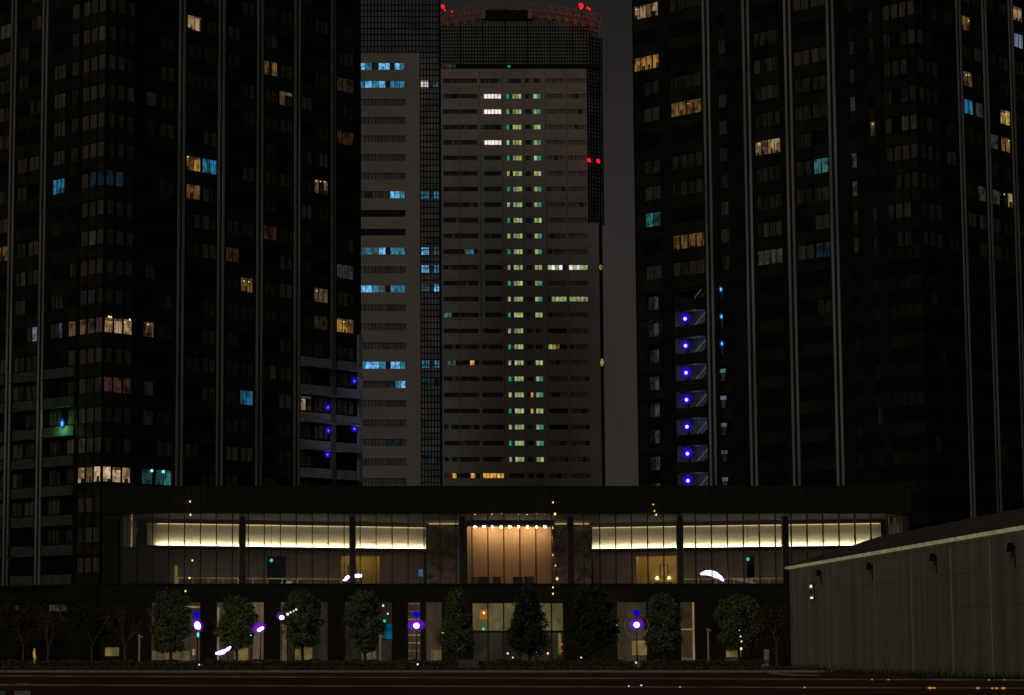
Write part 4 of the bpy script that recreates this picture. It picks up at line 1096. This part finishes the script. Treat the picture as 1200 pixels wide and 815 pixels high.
# bulbs on an added wire, standing in for streetlights reflected in the glass
def reflectionstring(pts, lab, y=YP-.75):
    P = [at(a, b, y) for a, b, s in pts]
    o = empty('reflection_string', (P[0][0], y, P[0][2]), lab, 'reflected lights', 'warm reflected lights down the lobby front')
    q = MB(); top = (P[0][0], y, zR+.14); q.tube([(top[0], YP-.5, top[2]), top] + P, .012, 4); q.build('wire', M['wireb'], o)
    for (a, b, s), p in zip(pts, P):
        q = MB(); q.sphere(p, s*.72, s*.72, s*.9, 9, 7); q.build('bulb', G['warmpt'], o)  # added bulb stands in for a reflected streetlight
reflectionstring([(222.7,588,.10),(223.2,603.5,.11),(224.6,621,.05),(225.4,657,.10),(222,677.5,.11),(217.3,693,.10)], 'long row of bulbs imitating reflected streetlights over the left end of the lobby')
reflectionstring([(648,589,.10),(650.5,602.5,.13),(648,619,.07),(647,630.5,.06),(648,650.5,.08),(651,663,.08),(653,678.5,.14),(648,688.5,.09),(648,696,.10)], 'long row of bulbs imitating reflected streetlights right of the timber wall')
reflectionstring([(765.5,591.5,.07),(767,599,.08),(769,603.5,.09)], 'short row of three bulbs imitating reflections high on the parapet')

# ------------------------------------------------------------------ warehouse at the right
WX0, WY0, WX1, WY1 = 35.15, 200.0, 36.45, 134.0
dl = math.hypot(WX1-WX0, WY1-WY0); dw = ((WX1-WX0)/dl, (WY1-WY0)/dl)
FW = Face((WX0, WY0), dw, (dw[1], -dw[0]))                     # normal to -x
WL = 110.0; ze = FW.hit(924, 666)[1]
def onwall(px, py): return FW.hit(px, py)
r6 = empty('warehouse', (WX0+8, WY0-40, 0), 'long grey panelled warehouse with pale gutter and dark wall lamps, at the right edge', 'warehouse')
q = MB()
k = 0; t = 0.0
bw = 3.6
while t < WL:
    q.fbox(FW, t+.03, min(t+bw-.03, WL), 0.02, ze, -.25, 0.0); t += bw
q.fbox(FW, 0, WL, 0, ze-.03, -.5, -.05)
for z in (2.1, 4.2, 6.1): 
    pass
q.build('wall', M['whall'], r6)
q = MB()
for z in (2.05, 4.1, 6.1): q.fbox(FW, 0.02, WL, z-.02, z+.02, 0.0, .012)
q.build('panel_joint', M['whjoint'], r6)
for px in (1026, 1069, 1116, 1162):
    t = onwall(px, 720)[0]; q = MB(); q.fbox(FW, t-.06, t+.06, .05, ze-.35, .003, .05); q.build('wall_rib', M['whrib'] if px == 1116 else M['whall'], r6)
gx, gz = 7.6, ze+2.4
q = MB()
def RP(t, x, z): p = FW.p(t, z, -x); return p
q.face([RP(0,-.35,ze-.05+.12),RP(WL,-.35,ze-.05+.12),RP(WL,gx,gz+.12),RP(0,gx,gz+.12)]); q.face([RP(0,gx,gz+.12),RP(WL,gx,gz+.12),RP(WL,2*gx,ze+.12),RP(0,2*gx,ze+.12)])
for k in range(int(WL/1.2)):
    a = RP(k*1.2, -.3, ze+.10); b_ = RP(k*1.2, gx, gz+.14); q.bar(a, b_, .05)
q.build('roof', M['whroof'], r6)
q = MB(); q.face([RP(0,0,0),RP(0,2*gx,0),RP(0,2*gx,ze),RP(0,gx,gz),RP(0,0,ze)]); q.face([RP(WL,0,0),RP(WL,2*gx,0),RP(WL,2*gx,ze),RP(WL,gx,gz),RP(WL,0,ze)]); q.face([RP(0,2*gx,0),RP(WL,2*gx,0),RP(WL,2*gx,ze),RP(0,2*gx,ze)])
q.build('gable_wall', M['whall'], r6)
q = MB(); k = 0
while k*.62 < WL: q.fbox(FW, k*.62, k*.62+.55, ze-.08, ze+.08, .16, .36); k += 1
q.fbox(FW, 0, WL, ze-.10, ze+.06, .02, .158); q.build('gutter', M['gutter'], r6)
for px, py in ((963,672),(1022.5,664),(1097.5,653.5),(1189.5,642)):
    t, z = onwall(px, py); q = MB()
    q.fbox(FW, t-.06, t+.06, z-.1, z+.1, .0, .14); q.hexa([FW.p(t-.20,z-.22,.12),FW.p(t+.20,z-.22,.12),FW.p(t+.20,z-.22,.42),FW.p(t-.20,z-.22,.42),FW.p(t-.15,z+.26,.16),FW.p(t+.15,z+.26,.16),FW.p(t+.15,z+.26,.36),FW.p(t-.15,z+.26,.36)])
    q.fbox(FW, t-.025, t+.025, z-1.0, z-.3, .0, .06)
    q.build('wall_lamp', M['black'], r6)
t, z = onwall(952.5, 693); q = MB()
z0, z1 = onwall(952,703.5)[1], onwall(952,684)[1]
q.fbox(FW, t-.75, t+.75, z0, z1, .0, .05, 0); q.fbox(FW, t-.62, t+.62, z0+.08, z1-.08, .052, .07, 1); q.fbox(FW, t-.62, t+.1, z1-.32, z1-.12, .072, .09, 2); q.fbox(FW, t-.5, t+.4, z0+.1, z0+.24, .072, .09, 2)
q.fbox(FW, t+.2, t+.5, z0+.24, z1-.32, .072, .09, 3)
q.build('slot_window', [M['black'], M['wood'], G['warmpt'], LIT['warmd']], r6)
# weeds along the wall foot
mb = MB()
for k in range(1500):
    t = random.uniform(0, 75); P = FW.p(t, 0.0, random.uniform(.15,1.4))
    h = random.uniform(.1,.55) if random.random() < .97 else random.uniform(.8,1.9); a = random.uniform(0,math.pi); ww = .03 if h < .7 else .025
    lx, ly = random.uniform(-.35,.35)*h, random.uniform(-.35,.35)*h
    mb.face([(P[0]-math.cos(a)*ww,P[1]-math.sin(a)*ww,0),(P[0]+math.cos(a)*ww,P[1]+math.sin(a)*ww,0),(P[0]+lx,P[1]+ly,h)])
tag(mb.build('weeds', M['weed']), 'dry weeds growing along the foot of the grey warehouse wall', 'weeds', kind='stuff')
# curved kerb of the driveway by the warehouse
mb = MB(); pts = [gpt(a, b, .1) for a, b in ((895.5,784.8),(896.5,787),(903,789.2),(912,790.3),(925,791.2),(960,792))]
mb.tube([(p[0],p[1],.10) for p in pts], [.09,.09,.09,.08,.06,.02], 6); tag(mb.build('driveway_kerb', M['post']), kind='structure')

# ------------------------------------------------------------------ trees
def leaf_crown(mb, cx, cy, z0, z1, rad, shape, n, size):
    """leaf clumps through the volume, uneven outline"""
    clumps = []
    for k in range(110):
        f = random.random()
        if shape == 'cone': rr = rad*(1.0-.86*f)*(.55+.45*min(1, f*7))
        else: rr = rad*math.sin(math.pi*min(.97, .10+.84*f))**.55
        a = random.uniform(0, 2*math.pi); q = math.sqrt(random.uniform(.15,1))
        clumps.append((cx+math.cos(a)*rr*q*1.0, cy+math.sin(a)*rr*q*1.0, z0+(z1-z0)*(.04+.92*f), rad*random.uniform(.20,.36)))
    for _ in range(5):                       # lobes that break the outline
        f = random.uniform(.12,.95); a = random.uniform(0, 2*math.pi); rr = rad*(1-.8*f if shape == 'cone' else math.sin(math.pi*min(.95,.12+.8*f))**.6)*1.08
        for _ in range(3): clumps.append((cx+math.cos(a)*rr+random.uniform(-.2,.2), cy+math.sin(a)*rr, z0+(z1-z0)*f+random.uniform(-.2,.3), rad*random.uniform(.14,.22)))
    for k in range(n):
        c = clumps[int(random.random()*len(clumps))]
        v = Vector((random.gauss(0,1),random.gauss(0,1),random.gauss(0,.9))); v.normalize(); v *= c[3]*random.uniform(.45,1.15)
        p = Vector((c[0],c[1],c[2])) + v
        if p.z < z0-.15: p.z = z0 + random.random()*.3
        u = Vector((random.uniform(-1,1),random.uniform(-1,1),random.uniform(-.8,.8))).normalized()
        w_ = u.cross(Vector((random.uniform(-1,1),random.uniform(-1,1),random.uniform(-1,1)))).normalized()
        s = size*random.uniform(.5,1.25)
        mb.face([p-u*s, p+w_*s*.45, p+u*s, p-w_*s*.45])
def tree(px, ytop, ybot, hw, Y, shape, leaf, n, lab):
    x = at(px, 740, Y)[0]; z1 = az(ytop, Y); z0 = az(ybot, Y); s = F/Y
    o = empty('evergreen_tree', (x, Y, .24), lab, 'tree', 'clipped trees in front of the lobby building')
    q = MB(); q.tube([(x,Y,.2),(x+.05,Y,1.0),(x-.03,Y,z0+.8),(x,Y,z1-.8)], [.17,.13,.11,.03], 8)
    for k in range(14):
        f = k/14; zz = z0+.2+(z1-z0)*.75*f; a = k*2.4; rr = hw/s*.75*(1-.6*f)
        q.tube([(x,Y,zz),(x+math.cos(a)*rr*.5,Y+math.sin(a)*rr*.5,zz+.3),(x+math.cos(a)*rr,Y+math.sin(a)*rr,zz+.6)], [.05,.035,.01], 5)
    q.build('trunk', M['bark'], o)
    q = MB(); leaf_crown(q, x, Y, z0, z1-.1, hw/s*1.02, shape, n, .14); q.build('crown', leaf, o)
tr = [(200,691,764,22,'oval','leafA','broad oval evergreen tree left of the first street lamp'),
      (277,699,761,20,'oval','leafA','oval evergreen tree between the first street lamp and the tilted lamp'),
      (354,693,760,22,'oval','leafA','round evergreen tree just right of the small wall lamp'),
      (427,692,765,19,'oval','leafA','slim oval evergreen tree beside the blue ground floor screen'),
      (535,692,765,22,'cone','leafA','pointed evergreen tree right of the middle street lamp'),
      (620,688,766,28,'cone','leafB','dark cone shaped tree in front of the olive frosted windows'),
      (694,686,766,25,'oval','leafB','dark full tree right of the olive frosted windows'),
      (777,696,764,20,'oval','leafA','oval evergreen tree just right of the right street lamp'),
      (865,699,762,25,'oval','leafA','round evergreen tree nearest the grey warehouse')]
for a in tr: tree(a[0], a[1], a[2], a[3], 206.0, a[4], M[a[5]], 11000, a[6])
def baretree(px, ytop, Y, lab, seed, leaves=0, mat=None, spread=1.6):
    rnd = random.Random(seed); x = at(px, 740, Y)[0]; zt = az(ytop, Y)
    o = empty('street_tree' if leaves > 1000 else 'bare_tree', (x, Y, .24), lab, 'tree', 'loose leafy trees at the road edge' if leaves > 1000 else 'thin bare trees at the road edge')
    q = MB(); tips = []
    def br(p, d, l, r, dep):
        e = p + d*l; m = p + d*l*.5 + Vector((rnd.uniform(-.06,.06),rnd.uniform(-.06,.06),0))*l
        q.tube([p, m, e], [r, r*.85, r*.6], 5, 0, False); tips.append(e)
        if dep == 0: return
        for _ in range(3 if dep > 1 else 2):
            nd = (d + Vector((rnd.uniform(-.7,.7),rnd.uniform(-.7,.7),rnd.uniform(0,.45)))).normalized()
            br(e - d*l*rnd.uniform(0,.3), nd, l*rnd.uniform(.55,.8), r*.58, dep-1)
    hh = zt - .2
    br(Vector((x,Y,.2)), Vector((0,0,1)), hh*.36, .11, 4)
    q.build('trunk', M['barkpale'], o)
    if leaves:
        q = MB()
        for _ in range(leaves):
            p = tips[int(rnd.random()*len(tips))] + Vector((rnd.gauss(0,.35),rnd.gauss(0,.35),rnd.gauss(0,.3)))
            u = Vector((rnd.uniform(-1,1),rnd.uniform(-1,1),rnd.uniform(-1,1))).normalized(); w_ = u.cross(Vector((.3,.5,.8))).normalized(); s = rnd.uniform(.07,.15)
            q.face([p-u*s,p+w_*s*.5,p+u*s,p-w_*s*.5])
        q.build('crown', mat, o)
baretree(57, 712, 204, 'thin bare tree between the far left brownish tree and the dark leafy tree', 3, 500, M['leafC'])
baretree(146, 708, 204, 'thin bare tree right beside the small post at the left', 5, 500, M['leafC'])
baretree(28, 705, 210, 'leafy brownish tree at the far left edge', 8, 5200, M['leafC'])
baretree(108, 700, 212, 'dark leafy tree behind the two bare trees at the left', 11, 5000, M['leafB'])
baretree(910, 716, 200, 'rust coloured tree against the left end of the grey warehouse', 13, 1900, M['leafC'])

# hedges
def hedge(p0, p1, Y, h, lab, dep=1.1):
    x0_, x1_ = at(p0,775,Y)[0], at(p1,775,Y)[0]
    q = MB(); n = int((x1_-x0_)*150)
    q.box(x0_+.1, x1_-.1, Y-dep/2+.15, Y+dep/2-.15, .13, h-.14, 1)
    for k in range(n):
        x = random.uniform(x0_, x1_); top = random.random() < .45
        hh = h*(1+.07*math.sin(x*1.7)+.05*math.sin(x*4.1))
        p = Vector((x, Y+random.uniform(-dep/2,dep/2), hh+random.uniform(-.12,.06))) if top else Vector((x, Y-dep/2+random.uniform(-.08,.15), random.uniform(.13, hh)))
        u = Vector((random.uniform(-1,1),random.uniform(-1,1),random.uniform(-1,1))).normalized(); w_ = u.cross(Vector((.2,.9,.4))).normalized(); s = random.uniform(.05,.12)
        q.face([p-u*s,p+w_*s*.55,p+u*s,p-w_*s*.55])
    tag(q.build('hedge', [M['hedge'], M['soil']]), lab, 'hedge', 'low hedges along the road')
hedge(-14, 236, 189.5, .78, 'low dark hedge along the road at the left, under the bare trees')
hedge(238, 534, 189.5, .82, 'low dark hedge along the road from the first street lamp to the grey cabinet')
hedge(564, 742, 189.5, .82, 'low dark hedge along the road right of the grey cabinet')
hedge(750, 892, 189.5, .80, 'low dark hedge along the road near the grey warehouse')
# coping wall of the bed
mb = MB(); x0_, x1_ = at(190,779,187.2)[0], at(345,779,187.2)[0]
for a, c in ((205,290),(300,322),(745,900)):
    mb.box(at(a,779,192)[0], at(c,779,192)[0], 191.8, 192.2, .2, .56)
tag(mb.build('coping', M['kerb']), kind='structure')

# ------------------------------------------------------------------ street lamps and small street furniture
def street_lamp(px, py, pyg, tilt, rx, rz, lab, Y=200.0, green=False, ring=False):
    P = at(px, py, Y); Pg = at(px-1.0 if tilt else px, pyg, Y)
    o = empty('street_lamp', (P[0], Y, .24), lab, 'street lamp', 'street lamps with violet halos')
    q = MB(); x = P[0]; zt = P[2]-.32
    q.tube([(x,Y,.22),(x,Y,.30),(x,Y,.32),(x,Y,1.2),(x,Y,zt)], [.16,.16,.075,.06,.045], 10); q.tube([(x,Y,zt),(x,Y,zt+.06)], .14, 10)
    q.build('pole', M['black'], o, False)
    q = MB(); q.sphere(P, .25, .22, .23 if not tilt else .34, 16, 10, 0, tilt*.6); q.build('bulb', G['white'], o, True)
    q = MB(); q.sphere((P[0], Y, P[2]+.05), rx, .5, rz, 22, 14, 0, tilt); q.build('halo_shade', M['violet'], o, True)  # shell added for the violet glow around the street lamp bulb
    q = MB(); q.sphere(Pg, .34, .3, .30, 16, 10, 0, -.3); q.tube([(P[0],Y,P[2]+.3),(Pg[0],Y,Pg[2]-.2)], .025, 6, 1); q.build('blue_halo', [halo('blue_blob_halo', (.02,.0,1.0), (.0,.0,.6), .62, .9) if False else M['blueg'], M['black']], o, True)  # ball and rod added for the blue blob of glow above the lamp
    if green: q = MB(); q.sphere((P[0]+.05,Y-.1,P[2]-.72), .09,.09,.2,10,7); q.build('green_lens', glow('green_lens', (.1,.9,.5), 1.2), o)
    if ring:
        q = MB(); n = 40
        q.tube([(P[0]+.95*math.cos(a*2*math.pi/n), Y+.1, P[2]-.05+.95*math.sin(a*2*math.pi/n)) for a in range(n+1)], .02, 5); q.build('hoop', surf('hoop_wire', (.16,.11,.08), .6, .1), o)
    plight('lamp_light', (P[0], Y-.75, P[2]-.1), (1,.86,.72), 55, .25, o)
street_lamp(231.5, 733.5, 720.5, .5, .46, .62, 'first street lamp from the left, with tilted violet halo and green lens', green=True)
street_lamp(488, 733.5, 720, 0, .76, .50, 'middle street lamp with wide violet halo, before the barred windows')
street_lamp(746, 732.5, 718.5, .0, .66, .50, 'right street lamp with round violet halo inside a thin hoop', ring=True)
def post(px, y0, Y, lab):
    P = at(px, y0, Y); o = empty('light_post', (P[0], Y, .24), lab, 'post', 'slim pale posts on the lawn')
    q = MB(); q.box(P[0]-.065,P[0]+.065,Y-.065,Y+.065,.24,P[2]); q.box(P[0]-.12,P[0]+.12,Y-.12,Y+.12,.22,.26); q.build('shaft', M['post'], o)
    q = MB(); q.hexa([(P[0]-.10,Y-.10,P[2]),(P[0]+.24,Y-.10,P[2]-.16),(P[0]+.24,Y+.10,P[2]-.16),(P[0]-.10,Y+.10,P[2]),(P[0]-.10,Y-.10,P[2]+.14),(P[0]+.26,Y-.10,P[2]-.06),(P[0]+.26,Y+.10,P[2]-.06),(P[0]-.10,Y+.10,P[2]+.14)]); q.build('cap', M['post'], o)
post(163.3, 745.5, 203, 'slim pale post left of the broad oval evergreen')
post(445.5, 745.5, 203, 'slim pale post in front of the blue ground floor screen')
post(829.5, 738, 203, 'slim pale post left of the evergreen nearest the warehouse')
# bollard marker
P = at(898, 761, 196); o = empty('marker_bollard', (P[0],196,.24), 'short pale marker bollard at the left end of the grey warehouse', 'bollard')
q = MB(); q.box(P[0]-.17,P[0]+.17,195.85,196.15,.24,.9); q.build('shaft', M['cabinet'], o); q = MB(); q.box(P[0]-.18,P[0]+.18,195.84,196.16,.902,1.7); q.build('reflector', surf('marker_face', (.42,.40,.26), .6, .3, 3), o)
# cabinet
xa, xb = at(537.5,780,188)[0], at(561,780,188)[0]; o = empty('utility_cabinet', ((xa+xb)/2,188,.13), 'low grey utility cabinet set between the hedges at the road', 'cabinet')
q = MB(); q.box(xa,xb,187.7,188.3,.22,.86); q.box(xa-.04,xb+.04,187.64,188.36,.86,.92); q.box(xa+.05,xb-.05,187.75,188.25,.13,.22); q.build('body', M['cabinet'], o)
for k in range(3):
    a = xa+.04+(xb-xa-.08)*k/3; c = xa+.0+(xb-xa-.08)*(k+1)/3; q = MB(); q.box(a+.02,c-.02,187.67,187.698,.27,.82); dr_ = q.build('door', M['cabinet'], o); q = MB(); q.box(c-.12,c-.08,187.64,187.668,.5,.6); q.build('handle', M['black'], dr_)
# tilted capsule lamp, curved ground lamp, small lamps
def capsule(a, b_, Y, r_, lab, name, mount):
    A, B = at(*a, Y), at(*b_, Y); o = empty(name, ((A[0]+B[0])/2, Y, .24 if mount == 'pole' else (A[2]+B[2])/2), lab, 'lamp', 'bright lamps under the trees')
    m = [(A[i]+B[i])/2 for i in range(3)]
    q = MB(); q.tube([A]+[[A[i]+(B[i]-A[i])*f for i in range(3)] for f in (.1,.35,.65,.9)]+[B], [r_*.3,r_*.8,r_,r_,r_*.8,r_*.3], 12); q.build('bulb', G['arc'], o, True)
    q = MB(); dx = (B[0]-A[0])/2; dz = (B[2]-A[2])/2; q.sphere((m[0]-.12,Y,m[2]+.12), math.hypot(dx,dz)+.3, r_+.22, r_+.34, 20, 12, 0, math.atan2(dz,dx)); q.build('halo_shade', M['violet'], o, True)  # violet shell painted as the glow round the capsule
    q = MB(); q.tube([(m[0],Y+.3,.2),(m[0],Y+.3,m[2]-.05),(m[0],Y,m[2])], .045, 6); q.build('pole', M['black'], o)
    plight('lamp_light', (m[0], Y-.7, m[2]), (1,.85,.7), 22, .2, o)
capsule((301.5,739.5), (309,735.5), 203, .15, 'tilted bright capsule lamp on a thin pole right of the second evergreen', 'capsule_lamp', 'pole')
P = [at(a, b_, 203) for a, b_ in ((252.5,766),(257,765.5),(262,764),(267,761),(270.5,758))]
o = empty('ground_lamp', (P[2][0],203,.24), 'bright curved lamp low on the lawn between the first two evergreens', 'lamp')
q = MB(); q.tube(P, [.06,.16,.17,.13,.05], 10); q.build('light_tube', G['arc'], o, True); q = MB(); q.tube(P, [.26,.38,.40,.32,.18], 12); q.build('halo_shade', M['violet2'], o, True)  # outer tube is painted violet glow of the low lamp
for k in (1,3): q = MB(); q.tube([(P[k][0],203,.2),(P[k][0],203,P[k][2])], .04, 6); q.build('foot', M['black'], o)
plight('lamp_light', (P[2][0], 202.3, P[2][2]+.1), (1,.85,.75), 14, .2, o)
P = at(330, 723.8, 203); o = empty('branch_lamp', (P[0],203.3,.24), 'small bright lamp with a row of bulbs left of the third evergreen', 'lamp')
q = MB(); q.sphere(P, .20,.18,.18,12,8); q.build('bulb', G['arc'], o, True); q = MB(); q.sphere((P[0]-.14,203,P[2]+.14), .36,.3,.36,16,10); q.build('halo_shade', M['violet2'], o, True)  # second sphere paints the violet glow around the bulb
q = MB(); A = at(337,720,203); B = at(348,714,203); q.tube([(P[0],203.3,.2),(P[0],203.3,P[2]),(A[0],203.1,A[2]),(B[0],203.1,B[2])], .04, 6); q.build('pole', M['black'], o)
for a, c, s in ((337,720,.12),(340.5,718,.08),(344,716.5,.07),(347,714.6,.09)):
    q = MB(); q.sphere(at(a,c,202.95), s,s,s,8,6); q.build('bulb', G['whitept'], o)
def spot(px, py, Y, s, lab, mat='whitept'):
    P = at(px, py, Y); o = empty('ground_spotlight', (P[0],Y,.13), lab, 'spotlight', 'tiny spotlights along the hedge')
    q = MB(); q.sphere((P[0],Y,P[2]), s*.7,s*.7,s*.7,10,7); q.build('lens', G[mat], o); q = MB(); q.tube([(P[0],Y+.05,.12),(P[0],Y+.05,P[2])], .035, 6); q.tube([(P[0],Y+.02,P[2]-.03),(P[0],Y+.2,P[2]+.02)], .09, 8); q.build('housing', M['black'], o)
spot(233.5,779.3,188.6,.09,'tiny white spotlight at the foot of the first street lamp')
spot(489.5,778.7,188.6,.11,'tiny white spotlight at the foot of the middle street lamp')
spot(745.5,776.8,188.6,.10,'tiny white spotlight at the foot of the right street lamp')
spot(601,770.8,195,.09,'tiny white spotlight below the dark cone shaped tree')
spot(681,770.8,195,.09,'tiny white spotlight left of the dark full tree')
spot(294,744.8,203,.07,'tiny white spotlight beside the second evergreen on a tall stem')
# small lit statue-like lamp at left
P = at(40.5, 764, 200); o = empty('garden_lamp', (P[0],200,.24), 'small glowing garden lamp under the far left trees', 'lamp')
q = MB(); q.tube([(P[0],200,.2),(P[0],200,.45)], .08, 8); q.build('foot', M['black'], o); q = MB(); q.tube([(P[0],200,.45),(P[0]+.05,200,.9),(P[0]-.04,200,1.4),(P[0],200,1.75)], [.06,.13,.10,.03], 8); q.build('lantern', litwin('lantern_glow', (1,.62,.2), .32, .2, 1.6, 3, 3), o)
# lit twig beside the last evergreen
o = empty('garden_lamp', at(868.5,770,200), 'string of glowing bulbs on a stake before the evergreen nearest the warehouse', 'lamp')
q = MB(); a0 = at(868.5,738,200); q.tube([(a0[0],200.1,.2),(a0[0],200.1,a0[2])], .025, 5); q.build('stake', M['black'], o)
for a, c, s in ((866.5,739,.05),(868,746,.08),(869,752,.09),(868.5,760.5,.14)): q = MB(); q.sphere(at(a,c,200), s*.65,s*.65,s*.75,8,6); q.build('bulb', G['warmpt'], o)

# wall lantern lights washing the trees beside them
for px, py, lab in ((519,741,'small yellow wall lantern beside the pointed evergreen'),(722.5,734,'small yellow wall lantern right of the dark full tree')):
    P = at(px, py, 226.9); o = empty('wall_lantern', P, lab, 'lamp', 'wall lanterns by the trees')
    q = MB(); q.sphere(P, .09,.09,.12, 10,7); q.build('bulb', G['warmpt'], o); q = MB(); q.box(P[0]-.05,P[0]+.05,226.95,YP-.285,P[2]+.1,P[2]+.16); q.build('bracket', M['black'], o)
    A = at(px, py, 206); plight('lantern_light', (P[0]-.2, 226.4, P[2]), (1,.78,.3), 30, .1, o)
# glowing bits standing in for glints of passing traffic
studs = [(1090,806.6,.8,'amberglint'),(1095,806.6,.5,'amberglint'),(1146,806.8,.6,'amberglint'),(1163,806.9,.4,'amberglint'),(1168,806.9,.5,'amberglint'),(1176,806.9,.7,'amberglint'),(943,806,.35,'amberglint'),(797,805.5,.3,'amberglint'),
         (1159,797.2,.5,'greenglint'),(1177,797.2,.3,'greenglint'),(1022,796.8,.3,'amberglint'),(1041,796.9,.3,'amberglint'),
         (751.5,803.6,.3,'whitept'),(737,804.4,.15,'whitept')]
for k, (px, py, s, m_) in enumerate(studs):  # studs are added bits standing in for traffic glints
    P = gpt(px, py, .09); w_ = .085*s+.012
    col = {'amberglint':'amber','greenglint':'green','whitept':'white'}[m_]
    o = empty('traffic_glint', (P[0],P[1],.01), {'amber':'small amber light imitating a glint of passing traffic on the road','green':'small green light imitating a traffic glint before the warehouse','white':'small white light imitating a traffic glint below the right street lamp'}[col], 'traffic glint', col + ' traffic glints on the road')
    q = MB(); y0 = P[1]+.02; q.hexa([(P[0]-w_,y0,.072),(P[0]+w_,y0,.072),(P[0]+w_,y0+.2,.072),(P[0]-w_,y0+.2,.072),(P[0]-w_*.7,y0+.04,.12),(P[0]+w_*.7,y0+.04,.12),(P[0]+w_*.7,y0+.16,.12),(P[0]-w_*.7,y0+.16,.12)]); q.build('casing', M['cabinet'], o)
    q = MB(); q.sphere((P[0], y0, .095), w_*1.2, .02, .02+.03*s, 10, 6); q.build('lens', G[m_], o)

# ------------------------------------------------------------------ camera and render settings
cd = bpy.data.cameras.new('camera'); co = bpy.data.objects.new('camera', cd); COL.objects.link(co)
co.location = (0, 0, CAMZ); co.rotation_euler = (math.pi/2 + TH, 0, 0)
cd.sensor_width = 36; cd.lens = F/1200*36; cd.shift_x = (600-PX0)/1200; cd.clip_start = .5; cd.clip_end = 9000
sc.camera = co
sc.view_settings.view_transform = 'Standard'; sc.view_settings.look = 'None'; sc.view_settings.exposure = 0; sc.view_settings.gamma = 1
cy = sc.cycles
cy.use_denoising = True; cy.max_bounces = 6; cy.diffuse_bounces = 3; cy.glossy_bounces = 3; cy.transparent_max_bounces = 16
cy.use_adaptive_sampling = True; cy.adaptive_threshold = .004; cy.sample_clamp_indirect = 3.0
